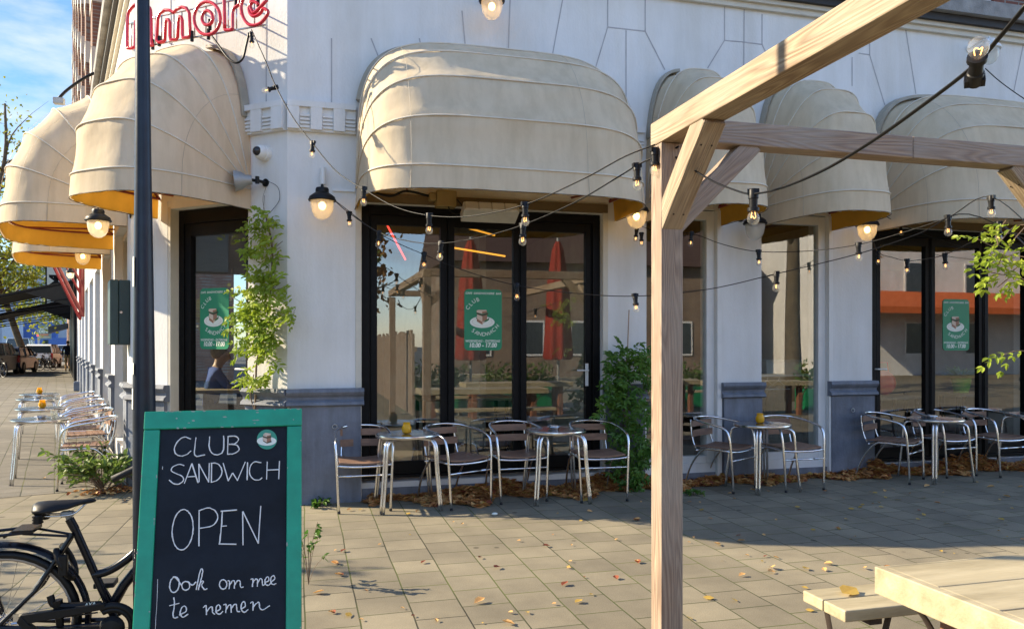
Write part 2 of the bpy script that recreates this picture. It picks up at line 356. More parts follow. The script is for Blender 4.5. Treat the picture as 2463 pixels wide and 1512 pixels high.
BRICK = brickmat('red_brick', (.26, .105, .07), (.20, .075, .055), (.30, .27, .24))
BRICKL = brickmat('red_brick_street', (.33, .17, .115), (.26, .125, .085), (.33, .29, .25), rot=R(-105.5))
PAVE = brickmat('concrete_pavers', (.30, .262, .185), (.225, .197, .142), (.045, .042, .03), .3, .3, .0048, R(90), .9, False, .5, (.10, .115, .035))
PAVE2 = brickmat('side_pavers_shaded', (.215, .197, .165), (.17, .156, .13), (.05, .055, .042), .3, .3, .0062, R(74.5), .9, False, .5, (.11, .11, .05))  # tone lowered to put the side street's dappled shade into the colour
ASPH = M('asphalt', (.06, .06, .062), .9, var=.2, sc=3, bump=.2, bs=200)
ZINC = M('galvanised_grey', (.34, .35, .35), .5, .4, var=.2)
SKIN = M('skin', (.55, .33, .24), .5, var=.06)
def flat(name, c, rough=.6, **k): return M(name, c, rough, **k)
# ---------------------------------------------------------------- ground
def sheet(name, pts, mat, z):
    o = MB().poly([V((x, y, z)) for x, y in pts]).build(name, mat); tag(o, kind='structure'); return o
sheet('ground', [(-400, -400), (400, -400), (400, 400), (-400, 400)], ASPH, -.012)
PERP = -LN  # into the left building
q1 = P1 + LN * 0; q2 = P1 + LN * 7.2; q3 = q2 + LU * 90; q4 = P1 + LU * 90 - LN * 3
sheet('pavement', [(-30, -30), (40, -30), (40, 2), (P0.x + .2, 2), (P1.x + .3, P1.y + .3), (P1.x, P1.y), (q2.x, q2.y), (q2.x - 25, q2.y - 6.7)], PAVE, 0)
sheet('side_pavement', [(q1.x, q1.y), (q4.x, q4.y), (q3.x, q3.y), (q2.x, q2.y)], PAVE2, 0.003)
kb = MB().obox(P1, LU, LN, (0, 7.2, -.01), (90, 7.32, .02)); tag(kb.build('kerb', STONE), kind='structure')
# ---------------------------------------------------------------- the cafe building
B = thing('cafe_building', 'white stucco corner cafe building with grey plinth and brick floors above', 'building', (0, 0, 0))
X1 = V((1, 0, 0)); YN = V((0, -1, 0)); O0 = V((0, 0, 0))
def main(mb, x0, x1, z0, z1, out=0, d=.35): mb.obox(O0, X1, YN, (x0, -d, z0), (x1, out, z1)); return mb
XA0, XA1 = fac(868, 800, -.1).x, fac(1441, 800, -.1).x
XB0, XB1 = fac(1552, 800).x, fac(1722, 800).x
XC0, XC1 = fac(1830, 800).x, fac(1990, 800).x
XD0, XD1 = fac(2089, 800, -.06).x, fac(2089, 800, -.06).x + 2.52
ZT = 5.42
m = MB()
for a, b in ((P0.x, XA0), (XA1, XB0), (XB1, XC0), (XC1, XD0), (XD1, 12)): main(m, a, b, 0, 3.06)
for a, b, zs, zt in ((XA0, XA1, .17, 2.96), (XB0, XB1, .22, 3.06), (XC0, XC1, .22, 3.06), (XD0, XD1, .12, 2.96)):
    main(m, a, b, 0, zs, -.02)
    if zt < 3.06: main(m, a, b, zt, 3.06, -.015)
main(m, P0.x, 12, 3.06, ZT)
m.build('wall', STUCCO, B)
m = MB()
S0 = (cha(597, 800) - P0).dot(CU); S1 = (cha(403, 800) - P0).dot(CU); SDR = .13
m.obox(P0, CU, CN, (0, -.35, 0), (S0, 0, 3.06)); m.obox(P0, CU, CN, (S1, -.35, 0), (CLEN, 0, 3.06))
m.obox(P0, CU, CN, (S0, -.35, 2.98), (S1, -.005, 3.06)); m.obox(P0, CU, CN, (0, -.35, 3.06), (CLEN, 0, ZT))
m.build('wall', STUCCO, B)
m = MB(); segs = [(0, .5), (2.75, 3.5), (5.95, 6.9), (9.2, 10.1), (12.5, 13.4), (15.8, 16.7), (19, 20), (22.4, 26)]
for a, b in segs: m.obox(P1, LU, LN, (a, -.4, 0), (b, 0, 3.06))
for i in range(len(segs) - 1): m.obox(P1, LU, LN, (segs[i][1], -.4, 0), (segs[i+1][0], -.012, .25))
m.obox(P1, LU, LN, (0, -.4, 3.06), (26, 0, ZT)); m.build('wall', STUCCO, B)
# plinths with a moulded cap
PROF = [(.0, 1.12), (.075, 1.12), (.085, 1.085), (.07, 1.06), (.045, 1.035), (.04, 1.01), (.075, .985), (.082, .96), (.05, .945), (.0, .945)]
def plinth(o, u, n, a, b, h=.945, pr=.045):
    mb = MB().obox(o, u, n, (a, .001, 0), (b, pr, h))
    pts = [(x, z) for x, z in PROF]
    mb.prism(pts, o + u*(a - .03), n, UP, u * (b - a + .06)); return mb.build('plinth', PLINTH, B)
for a, b in ((P0.x + .02, XA0 - .01), (XA1 + .03, XB0 - .02), (XB1 + .08, XC0 - .01), (XC1 + .03, XD0), (XD1, 12)): plinth(O0, X1, YN, a, b)
plinth(P0, CU, CN, .0, S0); plinth(P0, CU, CN, S1, CLEN - .01)
for a, b in segs[:-1]: plinth(P1, LU, LN, a + .02, b)
plinth(P1, LU, LN, 22.4, 23.2)
mb = MB()
for a, b in ((XA0, XA1), (XB0, XB1), (XC0, XC1), (XD0, XD1)): main(MB(), a + .002, b - .002, 0, .115, -.004, .019).build('door_step', PLINTH, B)
# corbel band
def corbel(o, u, n, a, b):
    mb = MB()
    mb.obox(o, u, n, (a, .001, 3.62), (b, .05, 3.90)); mb.obox(o, u, n, (a, .05, 3.845), (b, .085, 3.902))
    k = int(round((b - a) / .255)); p = (b - a) / max(k, 1)
    for i in range(k):
        x = a + i * p
        mb.obox(o, u, n, (x + .002, .05, 3.63), (x + p * .52, .082, 3.845))
        for j in range(4): mb.obox(o, u, n, (x + p*.55, .05, 3.645 + j*.036), (x + p*.97, .072, 3.664 + j*.036))
    mb.build('corbel_band', STUCCO, B)
corbel(O0, X1, YN, P0.x, XA0 - .06); corbel(O0, X1, YN, XA1 + .06, XB0 - .04); corbel(P0, CU, CN, 0, S0 + .02)
# joints cut in the upper stucco
mb = MB()
def joint(pts, f):
    mb = MB()
    pts = [f(x, y, .001) for x, y in pts]
    for a, b in zip(pts, pts[1:]):
        d = (b - a); nn = YN if f is fac else CN; s_ = d.cross(nn).normalized() * .006
        mb.add([a + s_, b + s_, b - s_, a - s_, a + s_ + nn*.002, b + s_ + nn*.002, b - s_ + nn*.002, a - s_ + nn*.002], [(4,5,6,7),(0,1,5,4),(1,2,6,5),(2,3,7,6),(3,0,4,7)])
    mb.build('wall_joint', GROOVE, B)
def C8(*p): return [cp(x, y, 3.5186, 1200, 0) for x, y in p]
def C5(*p): return [cp(x, y, 2.4147, 1640, 0) for x, y in p]
def C4(*p): return [cp(x, y, 2.7486, 600, 100) for x, y in p]
for q in (C8((920,0),(820,540)), C8((1332,0),(1332,250),(1200,690)), C8((1332,250),(1675,288)), C8((1675,0),(1675,288),(1855,640)), C8((1500,280),(1500,970)),
          C8((2400,60),(2400,370),(2245,625)), C8((440,0),(425,440)), C8((0,100),(30,415)), C5((585,255),(705,265),(820,280),(845,335)), C5((708,60),(705,430)),
          C5((820,90),(820,280)), C5((1385,360),(1385,540)), C5((1425,335),(1495,345),(1590,660)), C5((1495,200),(1495,345)), C5((1720,180),(1785,590)),
          C5((2463,260),(2400,570)), C4((718,0),(718,470)), C4((1000,0),(1060,150)), C4((1345,0),(1360,75))): joint(q, fac)
joint(C4((252,-250),(252,460)), cha); joint([(410,-60),(412,120)], cha); joint([(520,-60),(520,110)], cha)
# cornice, sill ledge, brick storeys
def ring(z0, z1, out, name, mat, din=.3):
    mb = MB()
    e = out * .364                                             # mitre lengths at the two corners
    mb.obox(O0, X1, YN, (P0.x - out*.36, -din, z0), (12, out, z1))
    mb.obox(P0, CU, CN, (-out*.36 + .002, -din, z0), (CLEN + out*.31, out - .002, z1))
    mb.obox(P1, LU, LN, (-out*.31 + .002, -din, z0), (26, out - .004, z1))
    return mb.build(name, mat, B)
ring(5.36, 5.42, .05, 'cornice', CREAM); ring(5.42, 5.47, .09, 'cornice', CREAM); ring(5.47, 5.56, .14, 'ledge_underside', DARKBAND); ring(5.56, 5.74, .22, 'ledge', STONE)  # near-black band stands as the dark underside of the ledge
mb = MB()
wins = [(1.2, 2.4), (4.2, 5.4), (7.15, 8.4), (9.8, 11)]
xs = P0.x
for a, b in wins: main(mb, xs, a, 5.74, 11, -.02); main(mb, a, b, 7.9, 11, -.02); main(mb, a, b, 5.74, 5.78, -.02); xs = b
main(mb, xs, 12, 5.74, 11, -.02); mb.obox(P0, CU, CN, (0, -.35, 5.74), (CLEN, -.02, 11)); mb.build('brick_wall', BRICK, B)
for a, b in wins:
    f = MB()
    for x0, x1, z0, z1 in ((a, a+.11, 5.78, 7.9), (b-.11, b, 5.78, 7.9), (a+.11, b-.11, 5.78, 5.9), (a+.11, b-.11, 7.8, 7.9), (a+.11, b-.11, 6.9, 6.96)): main(f, x0, x1, z0, z1, -.06, .14)
    fo = f.build('upper_window', WHITEF, B, bevel=.006); g = MB(); main(g, a+.11, b-.11, 5.9, 7.8, -.1, .11); g.build('pane', GLASS, fo)
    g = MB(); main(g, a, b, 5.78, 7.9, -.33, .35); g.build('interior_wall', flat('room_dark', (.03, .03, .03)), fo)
mb = MB().obox(P1, LU, LN, (0, -.4, 5.74), (26, -.05, 17.5)); mb.build('brick_wall', BRICKL, B)
for s_ in (6.0, 9.4, 12.7, 16, 19.3, 22.6, 25.4):
    wb = MB(); wb.obox(P1, LU, LN, (s_, -.05, 5.741), (s_ + .75, .16, 17.2)); wb.cur = 1
    for k in range(9): wb.obox(P1, LU, LN, (s_ - .02, -.05, 6.3 + k*1.25), (s_ + .77, .175, 6.75 + k*1.25))
    wb.build('brick_pilaster', [BRICKL, CREAM], B)
DPN = flat('dark_pane', (.05, .06, .07), .08)
for s_ in (3.3, 7.6, 11, 14.2, 17.5, 20.8):
    for z in (6.4, 9.6, 12.8): MB().obox(P1, LU, LN, (s_, -.2, z), (s_ + 1.1, -.03, z + 1.9)).build('upper_window', DPN, B)
for a, b in ((XA0, XA1), (XD0, XD1)): main(MB(), a - .04, b + .05, 2.965, 3.055, .03, .02).build('awning_box', flat('ochre_box_paint', (.16, .11, .05), .7), B)
# ---- dark rooms behind the glass
INT = flat('interior_dark_paint', (.16, .145, .12), .8); INTF = wood('interior_floor_wood', (.14, .085, .05), (.10, .06, .035), (.12, .07, .04), 8)
INTG = flat('interior_grey_paint', (.42, .42, .38), .8)
mb = MB()
mb.box((-.6, 6.0, .1), (11.8, 6.1, 3.2)); mb.box((3.28, .35, .1), (3.38, 4.0, 3.05)); mb.box((11.7, .35, .1), (11.8, 6, 3.2)); mb.box((6.22, .35, .1), (6.3, 2.6, 3.05))
mb.build('interior_wall', INTG, B)
FL = [(P0.x + .1, .355), (11.7, .355), (11.7, 9)] + [((P1 + LU*9 - LN*.42).x, (P1 + LU*9 - LN*.42).y), ((P1 - LN*.42 - CN*.1).x, (P1 - LN*.42).y + .1), ((P0 + CU*CLEN*.8 - CN*.36).x, (P0 + CU*CLEN*.8 - CN*.36).y), ((P0 - CN*.36).x, (P0 - CN*.36).y)]
MB().prism(FL, V((0, 0, .08)), X1, -YN, UP*.07).build('interior_floor', INTF, B)
MB().prism(FL, V((0, 0, 3.07)), X1, -YN, UP*.08).build('interior_ceiling', INT, B)
mb = MB(); mb.obox(P1, LU, LN, (0, -4.4, .1), (9, -4.3, 3.1)); mb.build('interior_wall', INTG, B)
# ---- glazed doors and windows
def frame_bars(o, u, n, bars, y0, y1, mat, name='door_frame'):
    mb = MB()
    for a, b, z0, z1 in bars: mb.obox(o, u, n, (a, y0, z0), (b, y1, z1))
    return mb.build(name, mat, B, bevel=.004)
def folding(xa, xb, zb, zt, muls, y, handle_at, hinge=True):
    fr = frame_bars(O0, X1, YN, [(xa, xa+.085, zb, zt), (xb-.085, xb, zb, zt), (xa+.085, xb-.085, zt-.09, zt), (xa+.085, xb-.085, zb, zb+.03)], y - .05, y + .03, BLACKF)
    es = [xa + .088] + [m_ for m_ in muls for _ in (0, 1)] + [xb - .088]
    for i in range(0, len(es), 2):
        a, b = es[i] + .003, es[i+1] - .003
        mb = MB(); st = .07
        for x0, x1, z0, z1 in ((a, a+st, zb+.033, zt-.093), (b-st, b, zb+.033, zt-.093), (a+st, b-st, zb+.033, zb+.16), (a+st, b-st, zt-.19, zt-.093)):
            mb.obox(O0, X1, YN, (x0, y-.055, z0), (x1, y+.012, z1))
        for x0, x1 in ((a+.006, a+.014), (b-.014, b-.006)): mb.obox(O0, X1, YN, (x0, y+.012, zb+.033), (x1, y+.02, zt-.1))
        lf = mb.build('door_leaf', BLACKF, B, bevel=.003)
        MB().obox(O0, X1, YN, (a+st, y-.03, zb+.16), (b-st, y-.022, zt-.19)).build('pane', GLASS, lf)
        if i == handle_at[0]:
            hx = handle_at[1]; z = handle_at[2]; sg = handle_at[3]; h = MB()
            h.obox(O0, X1, YN, (hx-.018, y+.0125, z-.17), (hx+.018, y+.021, z+.075)); h.tube([V((hx, -y-.021, z)), V((hx, -y-.07, z)), V((hx+sg*.13, -y-.072, z))], .009)
            h.build('door_handle', WHITEF, lf, bevel=.003)
YD = -.10
ma = [fac(1076, 800, YD).x, fac(1250, 800, YD).x]; hh = fac(1410, 890, YD)
folding(XA0, XA1, .20, 2.95, ma, YD, (4, hh.x, hh.z, -1))
md_ = [fac(2236, 800, -.06).x, fac(2364, 800, -.06).x]; hh = fac(2101, 887, -.06)
folding(XD0, XD1, .14, 2.95, md_, -.06, (0, hh.x, hh.z, 1))
for q_ in ((XA0-.06, XA0-.001, .2, 3.0), (XA1+.001, XA1+.06, .2, 3.0)): frame_bars(O0, X1, YN, [q_], -.02, .012, CREAM, 'door_casing')
for a, b in ((XB0, XB1), (XC0, XC1)):
    fr = frame_bars(O0, X1, YN, [(b-.10, b-.001, .221, 3.05), (a+.001, a+.03, .221, 3.05), (a+.03, b-.10, .221, .30), (a+.03, b-.10, 2.95, 3.05)], -.12, -.03, WHITEF, 'shop_window')
    MB().obox(O0, X1, YN, (a+.03, -.085, .30), (b-.10, -.077, 2.95)).build('pane', GLASS, fr)
    MB().obox(O0, X1, YN, (b+.002, .001, .0), (b+.055, .03, 3.05)).build('window_casing', WHITEF, B)
# chamfer door
fr = frame_bars(P0, CU, CN, [(S0+.001, S0+.04, .15, 2.97), (S1-.11, S1-.04, .15, 2.97), (S0+.04, S1-.11, 2.83, 2.97), (S0+.04, S1-.11, .12, .15)], -SDR-.06, -SDR+.02, BLACKF)
mb = MB(); a, b = S0+.043, S1-.113
for x0, x1, z0, z1 in ((a, a+.11, .153, 2.827), (b-.085, b, .153, 2.827), (a+.11, b-.085, .153, .33), (a+.11, b-.085, 2.70, 2.827)): mb.obox(P0, CU, CN, (x0, -SDR-.065, z0), (x1, -SDR+.005, z1))
lf = mb.build('door_leaf', BLACKF, B, bevel=.004)
MB().obox(P0, CU, CN, (a+.11, -SDR-.04, .33), (b-.085, -SDR-.033, 2.70)).build('pane', GLASS, lf)
h = MB(); hz = cha(580, 887, -SDR).z; hs = a + .055
h.obox(P0, CU, CN, (hs-.02, -SDR+.0055, hz-.2), (hs+.02, -SDR+.015, hz+.09)); h.tube([P0+CU*hs+CN*(-SDR+.01)+UP*hz, P0+CU*hs+CN*(-SDR+.06)+UP*hz, P0+CU*(hs+.14)+CN*(-SDR+.062)+UP*hz], .011); h.build('door_handle', WHITEF, lf)
frame_bars(P0, CU, CN, [(S1-.04, S1-.001, .15, 3.0)], -SDR-.06, -.002, CREAM)
# left street glazing
for i in range(len(segs) - 1):
    a, b = segs[i][1] + .001, segs[i+1][0] - .001
    fr = frame_bars(P1, LU, LN, [(a, a+.07, .25, 3.05), (b-.07, b, .25, 3.05), ((a+b)/2-.05, (a+b)/2+.05, .25, 2.98), (a+.07, b-.07, 2.98, 3.05), (a+.07, b-.07, .251, .4)], -.2, -.1, WHITEF if i else CREAM, 'shop_window')
    MB().obox(P1, LU, LN, (a+.07, -.16, .4), (b-.07, -.15, 2.98)).build('pane', GLASS, fr)
# neon lines and furniture inside
def neon(name, lab, a, b, c, st):
    tag(MB().tube([a, b], .012, 6).build(name, emis(name, c, st)), lab, 'light')
neon('neon_tube', 'thin red neon line slanting inside the leftmost pane of the wide door', pz(921, 522, 8.6), pz(975, 624, 9.3), (1, .06, .04), 1.1)
neon('neon_tube', 'upper thin orange neon line inside the middle pane of the wide door', pz(1095, 540, 9.5), pz(1190, 566, 9.8), (1, .40, .04), .5)
neon('neon_tube', 'lower thin orange neon line inside the middle pane of the wide door', pz(1092, 596, 9.6), pz(1215, 616, 9.9), (1, .40, .04), .7)
def table_in(name, lab, x, y, z, w_, d_, mat):
    t = thing(name, lab, 'table', (x, y, .15))
    MB().box((-w_/2, -d_/2, z-.04), (w_/2, d_/2, z)).build('table_top', mat, t, bevel=.005)
    for sx in (-1, 1):
        for sy in (-1, 1): MB().box((sx*(w_/2-.06)-.02, sy*(d_/2-.06)-.02, 0), (sx*(w_/2-.06)+.02, sy*(d_/2-.06)+.02, z-.04)).build('leg', BLACKF, t)
LTW = wood('light_table_wood', (.46, .32, .19), (.36, .24, .14), (.42, .3, .2), 9)
table_in('cafe_table', 'light wooden table behind the corner door with a drinking glass on it', *(lambda p: (p.x, p.y + .1))(pz(505, 935, 9.3)), .86, .8, .7, LTW)
table_in('cafe_table', 'wooden table inside behind the middle pane of the wide door', 2.0, 2.2, .72, 1.2, .7, LTW)
table_in('cafe_table', 'wooden table inside behind the right-hand door with a plant', 8.0, 2.0, .74, 1.3, .7, LTW)
p = pz(500, 927, 9.3); gl = MB().lathe([(.03, 0), (.036, .1), (.033, .1), (.028, .006), (.0, .006)], 12, V((p.x, p.y - .1, 1.013))); tag(gl.build('drinking_glass', glass('tumbler_glass', (.9, .92, .9), 1.6), smooth=True), 'clear drinking glass on the table behind the corner door', 'glass')
# things seen through window C and the right-hand door
def coat(lab, x, y, z, c, w_=.42):
    mb = MB(); rings = [(.05, 0, .05), (.16, -.05, .08), (w_/2, -.12, .11), (w_/2+.01, -.4, .12), (w_/2+.03, -.75, .13), (w_/2+.04, -.95, .13)]
    vs = []; sg = 16
    for rx, dz, ry in rings:
        for k in range(sg): vs.append((rx*cos(2*pi*k/sg), ry*sin(2*pi*k/sg)*(1 + .2*sin(5*2*pi*k/sg)), dz))
    mb.add(vs, [(i*sg+k, i*sg+(k+1) % sg, (i+1)*sg+(k+1) % sg, (i+1)*sg+k) for i in range(len(rings)-1) for k in range(sg)])
    t = thing('coat', lab, 'coat', (x, y, z)); mb.build('coat_body', flat('coat_cloth', c, .9), t, smooth=True)
    for s_ in (-1, 1): MB().tube([(s_*(w_/2-.02), 0, -.14), (s_*(w_/2+.06), -.02, -.4), (s_*(w_/2+.07), -.04, -.72)], [.065, .06, .05], 8).build('sleeve', flat('coat_cloth', c, .9), t, smooth=True)
cz = fac(1905, 915, -.8); coat('dark grey-green coat hanging inside the second narrow window', fac(1890, 900, -.75).x, .75, cz.z, (.05, .06, .05)); coat('black coat hanging at the right inside the second narrow window', fac(1945, 900, -.85).x, .85, cz.z, (.012, .012, .014), .3)
for i, px in enumerate((1845, 1872)):
    p = fac(px, 930, -.6); h = MB().tube([p + V((0, 0, .16)), p + V((.015, 0, .12)), p + V((0, 0, .08)), p + V((-.17, .01, -.03)), p + V((.17, .01, -.03)), p + V((0, 0, .08))], .004, 6)
    tag(h.build('coat_hanger', WHITEF), ('left' if i == 0 else 'right') + ' white wire coat hanger hanging inside the second narrow window', 'hanger')
t = thing('coat_rail_shelf', 'white shelf and rail inside the second narrow window carrying boxes', 'shelf', (fac(1900, 800, -.75).x, .75, fac(1900, 903, -.75).z))
MB().box((-.55, -.17, 0), (.55, .17, .025)).build('board', WHITEF, t); MB().tube([(-.55, 0, -.05), (.55, 0, -.05)], .012).build('rail', STEEL, t)
for j, (px, w_, h_, c, lab) in enumerate(((1870, .50, .15, (.45, .47, .45), 'long grey box on the shelf in the second narrow window'), (1952, .24, .10, (.60, .13, .05), 'red box on the shelf in the second narrow window'))):
    p = fac(px, 903, -.75); z0 = t.location.z + .026
    bx = thing('storage_box', lab, 'box', (p.x, .75, z0)); MB().box((-w_/2, -.14, 0), (w_/2, .14, h_)).build('box_body', flat('box_card', c, .7), bx, bevel=.008); MB().box((-w_/2-.006, -.146, h_+.001), (w_/2+.006, .146, h_+.03)).build('lid', flat('box_lid', tuple(x*.9 for x in c), .7), bx, bevel=.006)
p = fac(2125, 945, -.5); bgm = MB(); bgm.sphere((0, 0, .16), .17, 14, (1, .7, .95)); bgm.tube([(-.08, 0, .27), (-.06, 0, .42), (.06, 0, .42), (.08, 0, .27)], .008, 6)
b_ = bgm.build('shopping_bag', flat('red_plastic_bag', (.85, .03, .05), .35), smooth=True, loc=V((p.x, .5, .9))); tag(b_, 'round red plastic bag standing inside the right-hand door', 'bag')
pq = fac(2312, 950, -.7); t = thing('potted_plant', 'green potted plant standing inside the right-hand door below the poster', 'plant', (pq.x, .7, .9))
MB().lathe([(.0, 0), (.09, 0), (.13, .2), (.115, .2), (.08, .02), (0, .02)], 18).build('pot', flat('lime_pot', (.25, .6, .04), .4), t, smooth='auto'); k_ = MB(); rq_ = random.Random(3)
for _ in range(60):
    a_ = rq_.uniform(0, 6.28); d_ = V((cos(a_), sin(a_), rq_.uniform(.3, 1.6))).normalized(); s_ = d_.cross(UP).normalized(); b_ = V((.05*cos(a_), .05*sin(a_), .2)); L_ = rq_.uniform(.15, .3)
    k_.add([b_, b_ + d_*L_*.4 + s_*.025, b_ + d_*L_ - UP*.05, b_ + d_*L_*.4 - s_*.025], [(0, 1, 2, 3)])
k_.build('foliage', flat('pot_leaf', (.22, .42, .05), .5), t, flip=False)
table_in('plant_stand', 'low wooden stand under the potted plant inside the right-hand door', pq.x, .7, .745, .5, .4, LTW)
table_in('side_table', 'small dark table inside the right-hand door under the red bag', p.x + .1, .55, .745, .7, .5, INT)
# ---------------------------------------------------------------- awnings
def awning(lab, o, u, n, wd, D=1.25, H=1.45, pw=4.4, drop=.205, sides=True, hood=True):
    t = thing('window_awning', lab, 'awning', tuple(o), 0, 'beige bubble awnings'); o = V((0, 0, 0))
    K = 40; ph = [R(18) * k for k in range(6)]
    def P(a, f, s=1.0, dn=0):
        c, s_ = cos(a), sin(a)
        x = wd/2 - wd/2 * s * (1 if c >= 0 else -1) * abs(c) ** (2/pw); r = abs(s_) ** (2/pw) * s
        return o + u*x + n*(D*r*cos(f) + .012) + UP*(H*r*sin(f) - dn)
    def skin(s, name, mat, dz=0, front=True):
        mb = MB(); rows = []
        for j in range(5):
            for q in range(4):
                f = q / 4; rw = []
                for i in range(K + 1):
                    a = pi*i/K; A_ = P(a, ph[j], s); B_ = P(a, ph[j+1], s)
                    p = A_*(1-f) + B_*f
                    sag = (.026*sin(pi*f)) * sin(a) + .006*sin(i*2.3 + j*1.7)*sin(pi*f) + .004*sin(i*5.1 + j*2.9)
                    p = p - (n*cos(ph[j]+R(9)) + UP*sin(ph[j]+R(9))) * sag
                    rw.append(p)
                rows.append(rw)
        rows.append([P(pi*i/K, ph[5], s) for i in range(K + 1)])
        vs = [p for r_ in rows for p in r_]; w_ = K + 1
        mb.add(vs, [(r_*w_+i, r_*w_+i+1, (r_+1)*w_+i+1, (r_+1)*w_+i) for r_ in range(len(rows)-1) for i in range(K)])
        ob = mb.build(name, mat, t, smooth='auto'); return ob
    skin(1.0, 'canopy', FABRIC); skin(.975, 'lining', LINING)
    def val(s, name, mat, dd=0):
        mb = MB(); rows = []
        for j in range(4):
            f = j/3
            rows.append([P(pi*i/K, 0, s*(1 + .012*f), drop*f*(1 + .04*sin(i*1.9) * (f > .9)) + dd*0) for i in range(K+1)])
        vs = [p for r_ in rows for p in r_]; w_ = K + 1
        mb.add(vs, [(r_*w_+i, r_*w_+i+1, (r_+1)*w_+i+1, (r_+1)*w_+i) for r_ in range(3) for i in range(K)]); return mb.build(name, mat, t, smooth=True)
    val(1.0, 'valance', FABRIC); val(.985, 'valance_lining', LINING)
    for k in range(5):
        MB().tube([P(pi*i/K, ph[k], 1.004) for i in range(K+1)], .0075, 6).build('rib', PIPING, t, smooth=True)
    MB().tube([P(pi*i/K, 0, 1.012, drop) for i in range(K+1)], .004, 5).build('hem', flat('dark_hem', (.10, .07, .04)), t, smooth=True)
    sm = MB()
    for a in ([.16, .84] if wd < 1.5 else [.13, .34, .55, .76, .89]):
        sm.tube([P(pi*a, f*R(90)/12, 1.003) for f in range(13)] , .0015, 4)
        sm.tube([P(pi*a, 0, 1.004), P(pi*a, 0, 1.016, drop)], .0022, 4)
    sm.build('seam', flat('seam_thread', (.44, .38, .29)), t)
    fr = MB()
    for k in (0, 2): fr.tube([P(pi*i/K, ph[k], .955) for i in range(K+1)], .013, 6)
    for a in (.25, .75): fr.tube([P(pi*a, 0, .95), o + u*(wd*(.5-.5*cos(pi*a)*.9)) + UP*.02 + n*.02], .012, 6)
    fr.build('inner_frame', REDOX, t, smooth=True)
    if hood:
        for a0, a1 in ((.10, .475), (.53, .90)):
            mb = MB(); k = 14; vs = []
            for i in range(k + 1):
                a = pi*(a0 + (a1-a0)*i/k); p = P(a, R(90), 1.03); q = P(a, R(90), 1.0); w_ = .10 if 1 else 0
                vs += [p + n*.0, p + n*w_ - UP*.012, q + n*w_, q]
            mb.add(vs, [(i*4+j, i*4+(j+1) % 4, (i+1)*4+(j+1) % 4, (i+1)*4+j) for i in range(k) for j in range(4)] + [(0,1,2,3), (k*4, k*4+3, k*4+2, k*4+1)])
            mb.build('hood_strip', HOOD, t)
    return t
ZP = 3.09
awning('wide beige bubble awning over the glass door in the middle, with the heater under it', V((XA0-.05, 0, ZP)), X1, YN, XA1-XA0+.19)
awning('narrow beige bubble awning over the window behind the timber post', V((XB0-.0, 0, ZP)), X1, YN, XB1-XB0+.05, pw=3.2)
awning('narrow beige bubble awning over the window with coats inside', V((XC0-.06, 0, ZP)), X1, YN, XC1-XC0+.10, pw=3.2)
awning('wide beige bubble awning over the right-hand glass door', V((XD0-.03, 0, ZP)), X1, YN, XD1-XD0+.1)
awning('beige bubble awning with yellow lining over the corner door below the neon sign', P0 + CU*(S1+.13) + UP*ZP, -CU, CN, S1-S0+.17, pw=3.2)
awning('wide beige bubble awning on the side street, cut by the left edge', P1 + LU*2.88 + UP*ZP, -LU, LN, 2.46)
awning('farthest beige bubble awning on the side street, its yellow lining glowing', P1 + LU*6.2 + UP*ZP, -LU, LN, 2.6)
# ---------------------------------------------------------------- wall lamps
def wall_lamp(lab, c, n, lit=True, white=False, arm=.32, dirarm=None):
    """c: centre of the glass rim; n: outward wall normal"""
    t = thing('wall_lamp', lab, 'lamp', tuple(c), 0, 'bell glass wall lamps')
    hs = WHITEF if white else BLKPL
    MB().lathe([(0, .115), (.055, .115), (.062, .10), (.062, .07), (.085, .055), (.118, .03), (.124, .012), (.124, -.004), (.11, -.006)], 24).build('housing', hs, t, smooth='auto')
    MB().lathe([(.126, .006), (.132, .0), (.126, -.012), (.112, -.012), (.112, .002)], 24).build('clamp_ring', hs, t, smooth=True)
    MB().lathe([(.108, -.008), (.106, -.05), (.094, -.11), (.07, -.155), (.035, -.18), (.001, -.186)], 24).build('glass_dome', LAMPGL, t, smooth=True)
    MB().sphere((0, 0, -.055), .034, 12, (1, 1, 1.15)).build('bulb', LAMPBULB if lit else WHITEF, t, smooth=True)
    b = MB(); d = -n if dirarm is None else dirarm
    b.tube([V((0, 0, .09)), V((0, 0, .14)), d*arm*.5 + UP*.135, d*(arm-.012) + UP*.11], .013, 8); b.lathe([(0, 0), (.05, 0), (.05, .012), (0, .012)], 16, d*arm + UP*.11, (n.to_track_quat('Z', 'Y').to_matrix()))
    b.build('bracket', hs, t, smooth='auto'); return t
pm = fac(775, 482, .25)
wall_lamp('lit black lamp with bell glass on the pale pillar left of the wide awning', fac(775, 481, .28), YN, arm=.28)
wall_lamp('lit lamp at the top edge of the photo above the wide awning', fac(1183, 3, .3), YN, arm=.3)
wall_lamp('lit lamp half hidden behind the timber post', fac(1531, 508, .3), YN, arm=.3)
wall_lamp('unlit lamp between the two narrow awnings', fac(1816, 537, .3), YN, False, arm=.3)
wall_lamp('lit lamp between the second narrow awning and the right-hand wide awning', fac(2086, 541, .3), YN, arm=.3)
wall_lamp('lamp with a white cap high on the wall at the upper right', fac(2380, 118, .3), YN, False, True, arm=.3)
lp_ = pz(236, 530, 8.15); da = P1 - V((lp_.x, lp_.y, 0)); wall_lamp('lit lamp beside the dark pole under the side street awning', lp_, LN, arm=da.length, dirarm=da.normalized())
wall_lamp('second lit lamp along the side street, before the far awning', lef(199, 608, .35), LN, arm=.35)
wall_lamp('third lit lamp along the side street, above the red struts', lef(169, 655, .35), LN, arm=.35)
